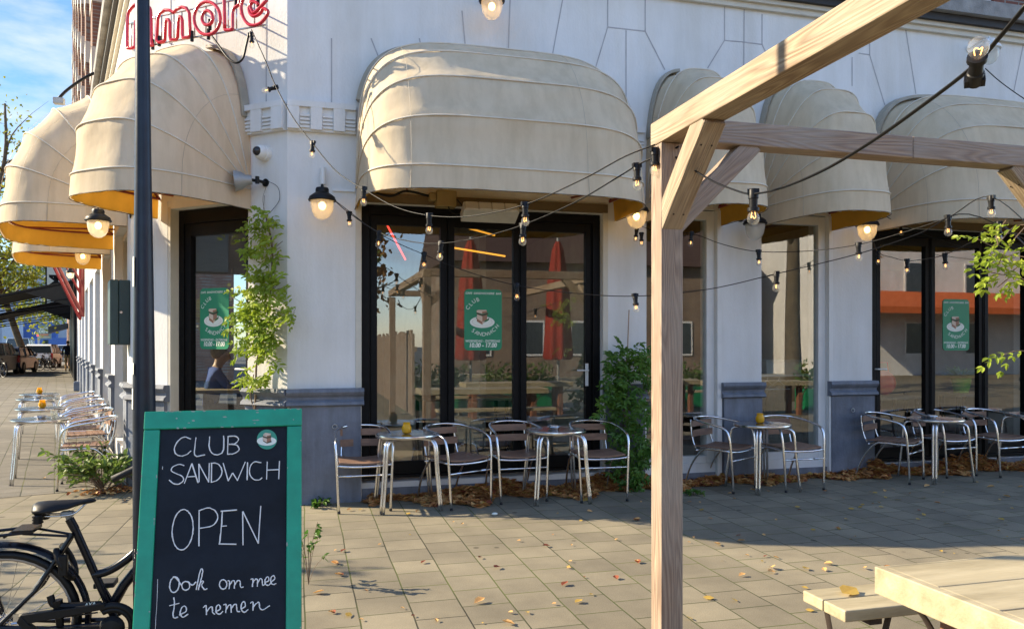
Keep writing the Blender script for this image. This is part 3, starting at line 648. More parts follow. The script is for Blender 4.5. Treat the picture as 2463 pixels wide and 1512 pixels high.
pp = fac(777, 430, .02); tag(MB().tube([pp + V((0, -.03, .10)), pp + V((0, -.03, -.06))], .028, 12).build('conduit_pipe', WHITEF, smooth='auto'), 'short white pipe stub above the lamp on the pale pillar', 'pipe')
a, b = fac(800, 457, .0), fac(856, 458, .0); tag(MB().box((a.x, -.022, a.z-.012), (XA0-.07, -.001, a.z+.012)).build('cable_duct', WHITEF), 'thin white cable duct running right from the pillar lamp', 'duct')
# ---------------------------------------------------------------- small fittings on the corner wall
c = cha(640, 370, .0); t = thing('security_camera', 'round white security camera with dark dome on the corner wall', 'camera', tuple(c))
q = CN.to_track_quat('Z', 'Y').to_matrix()
MB().lathe([(0, 0), (.075, 0), (.075, .05), (.068, .055), (0, .055)], 20, M=q).build('base', WHITEF, t, smooth='auto')
MB().lathe([(.068, .055), (.07, .085), (.055, .12), (.042, .125)], 20, M=q).build('housing', WHITEF, t, smooth=True)
b = MB(); b.sphere((0, 0, 0), .046, 14); b.xf(Matrix.Translation(CN*.118)); b.build('lens_dome', flat('camera_dome', (.02, .02, .025), .08), t, smooth=True)
c = cha(640, 440, 0); t = thing('flood_lamp', 'grey round metal spotlight pointing left above the vine', 'lamp', tuple(c))
d = (CU*.75 + CN*.66 - UP*.12).normalized(); q = d.to_track_quat('Z', 'Y').to_matrix(); c0 = CN*.12 + UP*.01
MB().lathe([(.045, 0), (.052, .05), (.085, .095), (.10, .15), (.105, .16), (.098, .158), (.08, .10), (.04, .06), (0, .055)], 22, c0 + d*.05, q).build('shade', ZINC, t, smooth='auto')
MB().lathe([(0, .0), (.038, 0), (.04, .012), (0, .012)], 16, M=CN.to_track_quat('Z', 'Y').to_matrix()).tube([V((0,0,0)), CN*.1, c0 + d*.06], .016, 8).tube([c0 - UP*.04, c0 + UP*.03], .02, 8).build('arm', BLKPL, t, smooth='auto')
pts = smooth_pts([cha(645, 436, .03), cha(668, 450, .02), cha(672, 480, .015), cha(655, 505, .02), cha(640, 520, .03)], 6)
tag(MB().tube(pts, .0025, 5).build('loose_cable', BLKPL), 'thin dark wire looping below the grey spotlight', 'cable')
c = lef(300, 745, 0); t = thing('meter_box', 'dark green metal meter box fixed to the side street wall', 'box', tuple(P1 + LU*.28 + UP*1.90))
for nm, y0, y1, gm in (('box_body', .002, .11, flat('dark_green_metal', (.018, .04, .038), .45)), ('lid', .114, .20, flat('dark_green_lid', (.025, .052, .05), .4))):
    MB().obox(V((0,0,0)), LU, LN, (-.2, y0, -.355), (.2, y1, .355)).build(nm, gm, t, bevel=.01)
MB().lathe([(0, 0), (.014, 0), (.014, .01), (0, .01)], 12, LN*.09 - LU*.2 + UP*-.0, (-LU).to_track_quat('Z', 'Y').to_matrix()).build('lock', STEEL, t)
for lab, p in (('small metal ring bolt on the grey plinth left of the wide glass door', fac(805, 1020, .05)), ('small metal ring bolt on the grey plinth left of the right-hand glass door', fac(2050, 982, .05))):
    o_ = MB(); o_.tube([V((.022*cos(2*pi*k/14), -.012, .022*sin(2*pi*k/14) - .02)) for k in range(14)], .005, 6, True); o_.tube([V((0, 0, 0)), V((0, -.018, 0))], .008, 8)
    tag(o_.build('ring_bolt', ZINC, smooth=True, loc=p), lab, 'ring bolt')
# under the wide awning: heater and drive
c = fac(1178, 512, .34); t = thing('patio_heater', 'flat white radiant heater mounted under the wide awning', 'heater', tuple(c))
MB().box((-.28, -.10, -.05), (.28, .10, .05)).xf(Matrix.Rotation(R(-28), 4, 'X')).build('housing', flat('heater_grey', (.55, .54, .5), .45), t, bevel=.01)
g = MB()
for k in range(4): g.box((-.26 + k*.132, -.112, -.04), (-.142 + k*.132, -.1005, .04))
g.xf(Matrix.Rotation(R(-28), 4, 'X')).build('grille', flat('heater_plate', (.72, .70, .66), .35), t)
MB().tube([(-.2, .05, .04), (-.2, .32, .12)], .012).tube([(.2, .05, .04), (.2, .32, .12)], .012).build('bracket', ZINC, t)
c = fac(1072, 478, .15); t = thing('awning_drive', 'ochre metal drive box with cables under the wide awning', 'motor', tuple(c))
MB().box((-.10, -.07, -.09), (.10, .07, .07)).box((-.17, -.05, -.03), (-.101, .05, .05)).build('gearbox', flat('ochre_metal', (.30, .22, .09), .5), t, bevel=.01)
MB().tube(smooth_pts([(-.17, 0, .02), (-.4, -.03, .05), (-.55, 0, .0), (-.75, .02, .04)], 6), .012).tube(smooth_pts([(.1, -.04, 0), (.17, -.06, -.1), (.1, -.05, -.16), (.02, -.06, -.1), (.05, -.05, .02)], 6), .006).build('cable', BLKPL, t, smooth=True)
# ---------------------------------------------------------------- neon sign
def CS(x, y): return cp(x, y, 5.5977, 320, 0)
def sg(pts, off=.34): return [cha(*CS(x, y), off) for x, y in pts]
t = thing('neon_sign', 'unlit red neon tube sign reading amore on a thin frame above the corner awning', 'sign')
def ell(cx, cy, rx, ry, n=28, t0=0, t1=360): return [(cx + rx*cos(R(t0 + (t1-t0)*i/n)), cy + ry*sin(R(t0 + (t1-t0)*i/n))) for i in range(n + (t1-t0 < 360))]
LET = [
 [[(170,690),(75,705),(60,650),(65,260),(105,140),(190,68),(280,60),(360,95),(400,180),(410,560),(425,660),(395,665),(300,672),(290,600),(295,330),(270,255),(225,250),(185,300),(178,420),(176,600),(170,690)]],
 [[(490,560),(500,280),(535,195),(605,152),(680,155),(735,190),(780,138),(850,108),(920,122),(962,195),(975,520),(950,545),(870,552),(862,500),(860,300),(845,250),(825,243),(803,275),(790,545),(770,578),(690,582),(680,520),(680,330),(660,288),(632,288),(614,330),(605,585),(585,610),(515,622),(492,590),(490,560)]],
 [ell(1222,270,190,240), ell(1224,265,78,104)],
 [[(1478,430),(1470,0),(1480,-130),(1590,-170),(1690,-140),(1690,40),(1660,90),(1610,130),(1592,200),(1590,400),(1570,436),(1500,442),(1478,430)]],
 [[(2090,5),(1915,185),(1870,150),(1848,90),(1880,35),(1935,40),(1965,70)], [(2090,5),(2040,-70),(1950,-120),(1830,-100),(1750,-20),(1716,110),(1745,250),(1810,345),(1890,372),(1990,345),(2070,260),(2105,190),(2095,155),(2035,130),(1990,200),(1905,240),(1850,205),(1828,120),(1850,40),(1900,0)]]]
for L_ in LET:
    mb = MB()
    for st in L_:
        pts = smooth_pts(sg(st), 5) if len(st) < 27 else sg(st)
        mb.tube(pts, .0165, 8, closed=(len(st) >= 27))
    mb.build('letter_tube', REDNEON, t, smooth=True)
fm = MB()
for st in ([(80,355),(580,230),(1040,130),(1500,30),(2000,-70)], [(100,720),(390,668),(1100,535),(2070,365)]): fm.tube(sg(st, .30), .009, 6)
for x, y0, y1 in ((120,340,700),(330,300,690),(470,262,650),(560,238,628),(740,195,590),(855,170,575),(1040,130,545),(1205,100,510),(1340,70,485),(1530,25,450),(1650,0,430),(1910,-50,390)): fm.tube(sg([(x,y0),(x,y1)], .30), .007, 6)
for x, y in ((120,345),(120,712),(1040,135),(1100,535),(1650,5),(2000,378)): fm.tube([cha(*CS(x,y), .30), cha(*CS(x,y), .002)], .008, 6)
fm.build('sign_frame', STEEL, t, smooth=True)
cl = MB()
for x, y in ((65,600),(60,300),(400,200),(402,590),(492,570),(965,215),(860,290),(680,560),(1030,350),(1395,180),(1290,225),(1235,340),(1475,240),(1600,185),(1710,205),(2095,160),(1855,120)):
    a, b = cha(*CS(x,y), .345), cha(*CS(x,y), .30); cl.tube([a, b], .011, 6)
cl.build('tube_clip', WHITEF, t)
ek = MB()
for x, y in ((430,650),(525,600),(1000,530),(1240,500),(1260,360),(1640,20),(1960,20)): a = cha(*CS(x,y), .33); ek.tube([a + UP*.05, a - UP*.05], .017, 8)
ek.build('electrode_cap', BLKPL, t)
q = lef(243, 174, .12); zq = (q - CAMP).dot(FWD); t = thing('arm_spotlight', 'small square spotlight on a thin curved arm reaching out from the side street wall', 'lamp', tuple(q))
pts = smooth_pts([pz(x, y, zq - .15*i) - q for i, (x, y) in enumerate(((243, 174), (222, 178), (190, 196), (160, 218), (142, 236)))], 5)
MB().tube(pts, .022, 6).tube([V((0, 0, .05)), V((0, 0, -.05)) + LN*-.1], .06, 6).build('arm', BLKPL, t, smooth=True); MB().box((-.07, -.05, -.05), (.07, .05, .04)).build('lamp_head', ZINC, t, loc=pts[-1] - UP*.04, bevel=.01)
# ---------------------------------------------------------------- posters on the glass
def poster(lab, c, u, n, wd=.405, ht=.64):
    t = thing('poster', lab, 'poster', tuple(c), 0, 'green club sandwich posters'); o = n*.004
    def rr(w_, h_, r, k=6):
        pts = []
        for cx, cy, a0 in ((w_/2-r, h_/2-r, 0), (-w_/2+r, h_/2-r, 90), (-w_/2+r, -h_/2+r, 180), (w_/2-r, -h_/2+r, 270)):
            for i in range(k+1): pts.append((cx + r*cos(R(a0 + 90*i/k)), cy + r*sin(R(a0 + 90*i/k))))
        return pts
    MB().prism(rr(wd, ht, .045), n*.001, u, UP, n*.0028).build('sheet', POSTER, t)
    def pt(x, y): return ((x-460)/805*wd, (760-y)/1350*ht)
    def lay(k, pts, mat, name): MB().prism([pt(*q) for q in pts], n*(.0042 + .0012*k), u, UP, n*.0008).build(name, mat, t)
    lay(0, ell(440, 810, 265, 128, 36), PWHITE, 'plate')
    rg = MB(); R_ = [pt(*q) for q in ell(440, 805, 212, 98, 36)]; rg.tube([n*.0056 + u*x + UP*y for x, y in R_], .0011, 4, True); rg.build('plate_ring', flat('poster_pink', (.6, .35, .33)), t)
    lay(1.4, [(300,715),(330,705),(380,740),(440,810),(500,770),(560,735),(590,700),(580,765),(540,790),(490,815),(440,850),(400,830),(350,780)], LETTUCE, 'lettuce')
    lay(2.3, [(325,735),(440,800),(440,868),(320,790)], CRUST, 'bread'); lay(2.3, [(440,810),(500,790),(440,868)], BREAD, 'bread')
    lay(3.2, [(325,640),(440,680),(440,805),(328,735)], BREAD, 'bread'); lay(3.2, [(440,680),(540,650),(540,745),(440,805)], CRUST, 'bread')
    lay(4.1, [(318,600),(430,640),(570,600),(560,640),(440,680),(400,665),(325,635)], FILL, 'filling')
    lay(5.0, [(318,552),(360,540),(520,540),(535,560),(535,600),(435,625),(318,595)], BREAD, 'bread'); lay(5.9, [(435,575),(535,560),(535,600),(435,625)], CRUST, 'bread')
    tx = MB(); q = n*.0052
    def at(x, y): a, b = pt(x, y); return q + u*a + UP*b
    put_text(tx, 'CAFE  SANDWICHERIE  BAR', at(460, 195), u, UP, .030, .18, 0, .0006, 1.02)
    put_text(tx, 'WOENSDAG - ZATERDAG', at(450, 1252), u, UP, .034, .18, 0, .0007, .93)
    put_text(tx, '10.00 - 17.00', at(450, 1365), u, UP, .064, .16, 0, .0022, .88)
    for ch, x, y, a in (('C', 165, 515, 58), ('L', 222, 445, 50), ('U', 285, 382, 40), ('B', 357, 352, 24)): put_text(tx, ch, at(x, y), u, UP, .058, 0, R(a))
    for ch, x, y, a in (('S', 225, 1030, -38), ('A', 300, 1082, -26), ('N', 380, 1108, -12), ('D', 475, 1120, 0), ('W', 580, 1105, 14), ('I', 655, 1060, 28), ('C', 705, 1015, 36), ('H', 785, 930, 48)): put_text(tx, ch, at(x, y), u, UP, .058, 0, R(a))
    tx.build('lettering', PWHITE, t); return t
poster('green sandwich poster on the middle pane of the wide glass door', fac(1162, 769, YD-.02) + YN*0, X1, YN)
poster('green sandwich poster on the right-hand glass door', fac(2299, 781, -.08), X1, YN)
poster('green sandwich poster on the corner door beside the vine', cha(516, 766, -SDR-.03), -CU, CN)
# ---------------------------------------------------------------- terrace chairs and tables
def make_chair():                                              # faces -y, origin on the ground under the seat
    t = thing('terrace_chair', 'chair', 'chair')
    hw = .262
    hoop = [(-.235, -.27, .0), (-.252, -.255, .40), (-.262, -.23, .60)]
    arc = [(-.258, -.175, .665), (-.255, -.05, .695), (-.245, .08, .715), (-.205, .20, .735), (-.11, .268, .745), (0, .285, .748)]
    left = hoop + arc; pts = left + [(-x, y, z) for x, y, z in left[-2::-1]]
    MB().tube(smooth_pts(pts, 5), .0125, 8).build('arm_frame', ALU, t, smooth=True)
    for s_ in (-1, 1):
        MB().tube(smooth_pts([(s_*.225, .33, 0), (s_*.232, .23, .25), (s_*.238, .10, .41), (s_*.238, -.0, .435), (s_*.246, -.25, .43)], 4), .0115, 8).build('rear_leg', ALU, t, smooth=True)
        MB().tube(smooth_pts([(s_*.19, .20, .425), (s_*.19, .235, .50), (s_*.185, .262, .62), (s_*.18, .272, .73)], 4), .009, 8).build('back_post', ALU, t, smooth=True)
        MB().lathe([(.0145, 0), (.0145, .018), (0, .018)], 10, V((s_*.235, -.27, 0))).build('foot_cap', RUBBER, t)
    f = MB(); f.tube(smooth_pts([(-.247, -.245, .428), (-.1, -.262, .418), (.1, -.262, .418), (.247, -.245, .428)], 4), .011, 8)
    f.build('seat_rail', ALU, t, smooth=True)
    MB().tube([(-.238, -.262, .335), (.238, -.262, .335)], .008, 8).build('stretcher', ALU, t, smooth=True); MB().tube([(-.238, .17, .41), (.238, .17, .41)], .010, 8).build('seat_rail', ALU, t, smooth=True)
    for s_ in (-1, 1): MB().tube([(s_*.12, -.262, .335), (s_*.17, -.262, .335)], .0125, 8).build('stretcher_bush', STEEL, t)
    st = MB(); NS = 7
    for i in range(NS):                                        # wooden slats, dished seat
        y0 = -.245 + i*.066; y1 = y0 + .058; vs = []
        for y in (y0, y1):
            for k in range(9):
                x = -.225 + .45*k/8; z = .445 - .018*cos(x/.225*pi/2) + .004
                vs += [(x, y, z), (x, y, z + .014)]
        fs = []
        for k in range(8):
            a = 2*k; b = 18 + 2*k; fs += [(a, a+2, b+2, b), (a+1, b+1, b+3, a+3), (a, a+1, a+3, a+2), (b, b+2, b+3, b+1)]
        fs += [(0, 18, 19, 1), (16, 17, 35, 34)]; st.add(vs, fs)
    st.build('seat', SLAT, t)
    for z0, z1, y in ((.545, .615, .243), (.65, .715, .256)):
        mb = MB(); vs = []
        for k in range(9):
            x = -.2 + .4*k/8; yy = y + .012 - .02*(x/.2)**2
            vs += [(x, yy - .007, z0), (x, yy + .007, z0), (x, yy + .007, z1), (x, yy - .007, z1)]
        mb.add(vs, [(4*k+j, 4*k+(j+1) % 4, 4*k+4+(j+1) % 4, 4*k+4+j) for k in range(8) for j in range(4)] + [(0,1,2,3), (32,35,34,33)])
        mb.build('back_slat', SLAT, t)
    return t
def face(dx, dy): return atan2(dy, dx) + pi/2
chairs = [  # x, y, facing, label
 (.54, -.29, (0, -1), 'aluminium armchair with brown slats standing against the grey plinth, left of the nearest candle table'),
 (1.42, -.36, (.42, -.9), 'aluminium armchair right of the candle table by the wide door, turned to the right'),
 (2.06, -.27, (.05, -1), 'aluminium armchair just left of the ashtray table in front of the wide glass door'),
 (2.86, -.44, (-.05, -1), 'aluminium armchair between the ashtray table and the dark green climbing plant'),
 (4.36, -.32, (.5, -.87), 'aluminium armchair left of the candle table to the right of the timber post'),
 (5.09, -.47, (.03, -1), 'aluminium armchair right of the candle table, in front of the window with coats'),
 (6.52, -.36, (.5, -.87), 'aluminium armchair left of the ashtray table by the right-hand glass door'),
 (7.38, -.2, (.1, -1), 'aluminium armchair partly hidden behind the table by the right-hand glass door'),
 (8.02, -.32, (.1, -1), 'aluminium armchair at the right edge, just right of the table by the right-hand glass door')]
ch0 = make_chair(); first = True; GC = 'aluminium armchairs with brown slats on the terrace'
def chair_at(x, y, rz, lab, grp=GC):
    global first
    if first: ch0.location = (x, y, .004); ch0.rotation_euler = (0, 0, rz); ch0['label'] = lab; ch0['group'] = grp; first = False; return ch0
    return dup(ch0, (x, y, .004), rz, lab, grp)
for x, y, d, lab in chairs: chair_at(x, y, face(*d), lab)
GS = 'aluminium armchairs along the side street'
for s_, o_, j, lab in ((.30, .40, .1, 'nearest aluminium armchair on the side street, behind the bushy weed'), (1.5, .38, -.1, 'second aluminium armchair on the side street, right of the nearest round table'),
                    (2.25, .40, .12, 'third aluminium armchair on the side street, between the two nearest round tables'), (3.35, .38, -.08, 'fourth aluminium armchair on the side street, right of the second candle table'),
                    (4.25, .40, .1, 'fifth aluminium armchair on the side street, near the third round table'), (5.5, .42, 0, 'farthest aluminium armchair on the side street beside the last candle table')):
    p = P1 + LU*s_ + LN*o_; chair_at(p.x, p.y, face(LN.x + j*LU.x, LN.y + j*LU.y), lab, GS)
def make_table():
    t = thing('bistro_table', 'table', 'table'); r = .3
    MB().lathe([(0, .668), (.285, .668), (r, .672), (r+.003, .684), (r, .697), (.285, .700), (.27, .6985), (0, .6985)], 48).build('table_top', STEEL, t, smooth='auto')
    for k in range(4):
        a = R(45 + 90*k); c, s_ = cos(a), sin(a); mb = MB()
        for d in (-.016, .016):
            ox, oy = -s_*d, c*d
            mb.tube(smooth_pts([(c*.385 + ox, s_*.385 + oy, 0), (c*.345 + ox, s_*.345 + oy, .35), (c*.325 + ox, s_*.325 + oy, .58), (c*.29 + ox, s_*.29 + oy, .645), (c*.2 + ox, s_*.2 + oy, .656), (c*.04, s_*.04, .656)], 5), .0125, 8)
        mb.build('leg', ALU, t, smooth=True)
    MB().lathe([(.05, .645), (.05, .667)], 12).build('leg_hub', BLKPL, t)
    return t
tb0 = make_table(); tf = True; GT = 'round steel bistro tables'
def table_at(x, y, rz, lab):
    global tf
    if tf: tb0.location = (x, y, .004); tb0.rotation_euler = (0, 0, rz); tb0['label'] = lab; tb0['group'] = GT; tf = False; return
    dup(tb0, (x, y, .004), rz, lab, GT)
tabs = [(.95, -.42, .02, 'round steel table with a yellow candle in front of the wide glass door'), (2.43, -.45, -.05, 'round steel table with an ashtray in front of the wide glass door'),
        (4.74, -.50, .1, 'round steel table with a yellow candle right of the timber post'), (7.0, -.5, .0, 'round steel table with an ashtray by the right-hand glass door'),
        (8.62, -.34, .05, 'round steel table cut by the right edge of the photo')]
for q in tabs: table_at(*q)
side = []
for s_, o_, lab in ((1.0, .85, 'nearest round steel table on the side street, with an ashtray and a glass'), (2.75, .88, 'second round steel table on the side street, with a yellow candle'),
                    (4.9, .95, 'third round steel table on the side street, with an ashtray'), (6.2, .95, 'farthest round steel table on the side street, with a yellow candle')):
    p = P1 + LU*s_ + LN*o_; side.append(p); table_at(p.x, p.y, R(15), lab)
def candle(x, y, lab):
    t = thing('candle_jar', lab, 'candle', (x, y, .7047), 0, 'yellow candle jars')
    MB().lathe([(.0, .001), (.032, .001), (.043, .012), (.047, .04), (.045, .062), (.034, .080), (.033, .098), (.036, .104), (.032, .104), (.03, .097), (.03, .082), (.038, .062)], 20).build('jar', YELGL, t, smooth=True)
    MB().lathe([(0, .06), (.037, .06), (.037, .012), (0, .012)], 16).build('wax', flat('wax', (1.0, .74, .08), .6), t)
def ashtray(x, y, lab):
    t = thing('ashtray', lab, 'ashtray', (x, y, .7047), 0, 'round steel ashtrays')
    MB().lathe([(0, .002), (.045, .002), (.062, .02), (.068, .022), (.066, .027), (.055, .024), (.04, .008), (0, .008)], 24).build('dish', STEEL, t, smooth='auto')
    MB().lathe([(.05, .0265), (.05, .034), (.045, .034), (.045, .026)], 20).build('rim', STEEL, t, smooth='auto')
candle(.94, -.44, 'yellow glass candle jar on the round table by the left pane of the wide door'); candle(4.74, -.46, 'yellow glass candle jar on the round table right of the timber post')
candle(side[1].x + .02, side[1].y, 'yellow glass candle jar on the second table of the side street'); candle(side[3].x, side[3].y, 'yellow glass candle jar on the farthest table of the side street')
ashtray(2.42, -.42, 'steel ashtray on the round table in front of the wide door'); ashtray(6.98, -.46, 'steel ashtray on the round table by the right-hand door')
ashtray(side[0].x, side[0].y, 'steel ashtray on the nearest table of the side street'); ashtray(side[2].x, side[2].y, 'steel ashtray on the third table of the side street')
p = side[0] + LU*-.12 - LN*.13; tag(MB().lathe([(0, .001), (.03, .001), (.037, .10), (.034, .10), (.027, .008), (0, .008)], 14, V((p.x, p.y, .704))).build('tumbler', glass('tumbler_side', (.92, .93, .9), 1.5, frost=.15), smooth=True), 'small drinking glass on the nearest table of the side street', 'glass')
# ---------------------------------------------------------------- dark pole
p = pz(350, 828, 3.36); p = V((p.x, p.y, 0)); t = thing('lamp_post', 'tall dark blue tapering metal pole behind the chalkboard', 'pole', tuple(p))
top = pz(342.5, 0, 3.36) - p; top.z = 0
prof = [(.0475, 0), (.0475, .9), (.046, 1.3), (.0405, 1.8), (.034, 2.3), (.0295, 2.9), (.028, 3.4), (.027, 4.2)]
MB().tube([top*(z/3.05) + UP*z for r, z in prof], [r for r, z in prof], 24).build('pole_shaft', POLE, t, smooth=True)
st = MB()
for z0, z1, a0 in ((1.80, 1.93, 175), (1.27, 1.36, 170), (1.42, 1.47, 178)):
    rr_ = (.0405 if z0 > 1.7 else .0455) + .0012; vs = []
    for i in range(6):
        a = R(a0 + i*9); vs += [top*(z0/3.05) + V((rr_*cos(a)*1.04, rr_*sin(a)*1.04, z0)), top*(z1/3.05) + V((rr_*cos(a)*1.02, rr_*sin(a)*1.02, z1))]
    st.add(vs, [(2*i, 2*i+2, 2*i+3, 2*i+1) for i in range(5)])
st.build('sticker', PWHITE, t)
# ---------------------------------------------------------------- chalkboard
bt = V((-.324, -4.30, 1.272)); TIL = R(16.5)
BV = V((0, sin(TIL), cos(TIL))); BN = V((0, -cos(TIL), sin(TIL))); BL = 1.327
t = thing('sandwich_board', 'green framed A-shaped chalkboard reading club sandwich open', 'sign', (bt.x, bt.y, 0)); o_ = V((0, 0, bt.z)); W2 = .314
def bb(mb, x0, x1, v0, v1, n0, n1):
    pts = [o_ + X1*x - BV*v + BN*n_ for n_ in (n0, n1) for x, v in ((x0, v0), (x1, v0), (x1, v1), (x0, v1))]
    mb.add(pts, [(0,3,2,1),(4,5,6,7),(0,1,5,4),(1,2,6,5),(2,3,7,6),(3,0,4,7)]); return mb
bb(MB(), -W2, W2, 0, .075, -.022, .004).build('top_rail', GREENP, t, bevel=.004)
bb(MB(), -W2 + .001, -W2 + .062, .0765, BL, -.022, .002).build('stile', GREENP, t, bevel=.004); bb(MB(), W2 - .062, W2 - .001, .0765, BL, -.022, .002).build('stile', GREENP, t, bevel=.004)
bb(MB(), -W2 + .0625, W2 - .0625, BL - .08, BL - .001, -.022, .001).build('bottom_rail', GREENP, t, bevel=.004)
bb(MB(), -W2 + .0622, W2 - .0622, .0752, BL - .081, -.018, -.010).build('chalk_panel', SLATE, t)
rb = MB(); BV2 = V((0, -sin(TIL*.9), cos(TIL*.9))); BN2 = V((0, cos(TIL*.9), sin(TIL*.9)))
def b2(mb, x0, x1, v0, v1, n0, n1):
    pts = [o_ + V((0, .028, -.012)) + X1*x - BV2*v + BN2*n_ for n_ in (n0, n1) for x, v in ((x0, v0), (x1, v0), (x1, v1), (x0, v1))]
    mb.add(pts, [(0,3,2,1),(4,5,6,7),(0,1,5,4),(1,2,6,5),(2,3,7,6),(3,0,4,7)])
b2(rb, -.27, -.215, .05, 1.29, 0, .022); b2(rb, W2 - .055, W2 - .002, .02, 1.29, 0, .022); b2(rb, -.215, W2 - .055, .10, 1.2, .006, .014); rb.build('rear_frame', flat('dark_red_paint', (.11, .012, .012), .5), t, bevel=.003)
def BP(x, y, off=-.0085):
    px, py = cp(x, y, 2.21333, 0, 950); return hit(px, py, bt + BN*off, BN) - V((bt.x, bt.y, 0))
def E(cx, cy, rx, ry, a0=-80, a1=290, tilt=0):
    out = []
    for i in range(19):
        a = R(a0 + (a1-a0)*i/18); x = rx*cos(a); y = ry*sin(a); out.append((cx + x + tilt*y, cy + y))
    return out
STK = [[(1098,420),(1060,408),(1025,430),(1003,470),(1010,503),(1040,517),(1075,507),(1098,487)], [(1127,410),(1120,512),(1180,510)], [(1205,405),(1203,470),(1225,505),(1260,508),(1285,480),(1285,400)],
 [(1312,405),(1308,507)], [(1308,405),(1350,403),(1372,420),(1352,445),(1315,450)], [(1315,450),(1360,455),(1376,480),(1345,503),(1305,507)],
 [(1058,572),(1030,565),(995,578),(985,600),(1010,617),(1045,632),(1055,655),(1030,677),(1000,676),(972,655)], [(1060,675),(1103,560)], [(1103,560),(1138,672)], [(1075,637),(1125,634)],
 [(1145,668),(1143,562)], [(1143,562),(1200,668)], [(1200,668),(1203,558)], [(1217,557),(1215,668)], [(1212,557),(1248,560),(1272,585),(1275,620),(1250,655),(1212,668)],
 [(1283,558),(1312,660)], [(1312,660),(1337,615)], [(1337,615),(1365,660)], [(1365,660),(1410,550)], [(1423,553),(1421,655)], [(1502,556),(1465,550),(1440,575),(1435,615),(1455,648),(1485,655),(1508,640)],
 [(1535,548),(1533,652)], [(1535,598),(1605,595)], [(1607,545),(1603,650)],
 E(1050,940,60,116,-70,295,-.06), [(1145,828),(1143,1035)], [(1145,830),(1195,815),(1238,832),(1252,875),(1220,918),(1150,932)], [(1280,832),(1272,930),(1262,1025)], [(1262,1022),(1360,1024)], [(1268,835),(1362,827)], [(1275,920),(1305,918)],
 [(1397,1030),(1395,835)], [(1395,835),(1485,1020)], [(1485,1020),(1500,803)],
 E(1003,1256,27,45,-110,265,-.1) + [(1030,1240),(1045,1262)], E(1068,1262,23,25) + [(1082,1240),(1105,1258),(1128,1240)], 
 [(1128,1285),(1145,1200),(1157,1165),(1166,1180),(1152,1240),(1140,1287)], [(1142,1265),(1158,1236),(1170,1238),(1160,1258),(1175,1282),(1192,1278)],
 E(1283,1254,21,27), [(1308,1232),(1320,1238),(1317,1281)], [(1318,1262),(1335,1235),(1348,1238),(1348,1279)], [(1349,1258),(1366,1232),(1380,1237),(1384,1270),(1400,1268)],
 [(1440,1226),(1454,1224),(1451,1269)], [(1452,1248),(1468,1225),(1480,1228),(1480,1267)], [(1481,1246),(1496,1222),(1507,1226),(1510,1258),(1525,1252)],
 [(1522,1245),(1546,1230),(1540,1211),(1525,1225),(1526,1252),(1545,1258),(1560,1242)], [(1558,1240),(1580,1222),(1572,1203),(1558,1218),(1559,1246),(1574,1255),(1588,1248)],
 [(1000,1328),(1003,1365),(995,1430),(1005,1447),(1025,1440)], [(973,1377),(1032,1362)], [(1030,1430),(1070,1408),(1065,1380),(1046,1386),(1036,1420),(1050,1442),(1082,1425)],
 [(1168,1388),(1184,1376),(1187,1430)], [(1187,1412),(1205,1388),(1220,1384),(1222,1412),(1236,1426)], [(1238,1412),(1266,1395),(1260,1372),(1245,1380),(1243,1413),(1262,1425),(1282,1408)],
 [(1284,1372),(1300,1370),(1298,1419)], [(1299,1398),(1315,1375),(1328,1374),(1329,1416)], [(1330,1394),(1346,1370),(1359,1372),(1363,1406),(1380,1410)],
 [(1384,1396),(1409,1380),(1405,1355),(1390,1362),(1388,1398),(1405,1414),(1428,1398)], [(1438,1362),(1455,1356),(1454,1406)], [(1455,1385),(1475,1362),(1490,1358),(1494,1388),(1512,1400),(1552,1375)],
 [(935,577),(934,596)], [(906,1225),(900,1400),(893,1510)], [(915,385),(913,410)]]
LINES = {}
for s_ in STK:
    yb = min(p_[1] for p_ in s_); ck = LINES.setdefault(5 if s_[0][0] < 940 else 0 if yb < 520 else 1 if yb < 700 else 2 if yb < 1100 else 3 if yb < 1300 else 4, MB())
    pts = [BP(x, y) for x, y in s_]
    if len(pts) > 2: pts = smooth_pts(pts, 4)
    pts = [p_ + X1*random.gauss(0, .0004) + BV*random.gauss(0, .0004) for p_ in pts]
    ck.tube(pts, [random.uniform(.0018, .0030)*(.35 if s_[0][0] < 940 else 1) for _ in pts], 5)
for k_, ck in LINES.items(): ck.build('chalk_mark' if k_ == 5 else 'chalk_lettering', CHALK, t)
def blay(pts, k, mat, nm): MB().prism([(0, 0)] * 0 + [((BP(x, y) - BP(1535, 422)).dot(X1), (BP(x, y) - BP(1535, 422)).dot(BV)) for x, y in pts], BP(1535, 422) + BN*(.001 + k*.0012), X1, BV, BN*.0008).build(nm, mat, t)
blay(ell(1535, 422, 58, 57, 32), 0, flat('logo_green', (.04, .30, .20), .5), 'logo_disc'); blay(ell(1533, 432, 56, 26, 28), 1, PWHITE, 'logo_plate')
blay([(1511,420),(1530,432),(1560,428),(1562,438),(1535,446),(1512,432)], 2, FILL, 'logo_filling'); blay([(1514,395),(1535,402),(1535,440),(1512,428)], 3, BREAD, 'logo_bread'); blay([(1535,402),(1558,398),(1558,430),(1535,440)], 3, CRUST, 'logo_bread')
blay([(1511,402),(1535,410),(1560,404),(1560,412),(1535,418),(1511,410)], 4, FILL, 'logo_filling'); blay([(1514,392),(1528,385),(1558,390),(1556,398),(1535,402)], 4, BREAD, 'logo_bread')
cp_ = MB(); rq = random.Random(5)
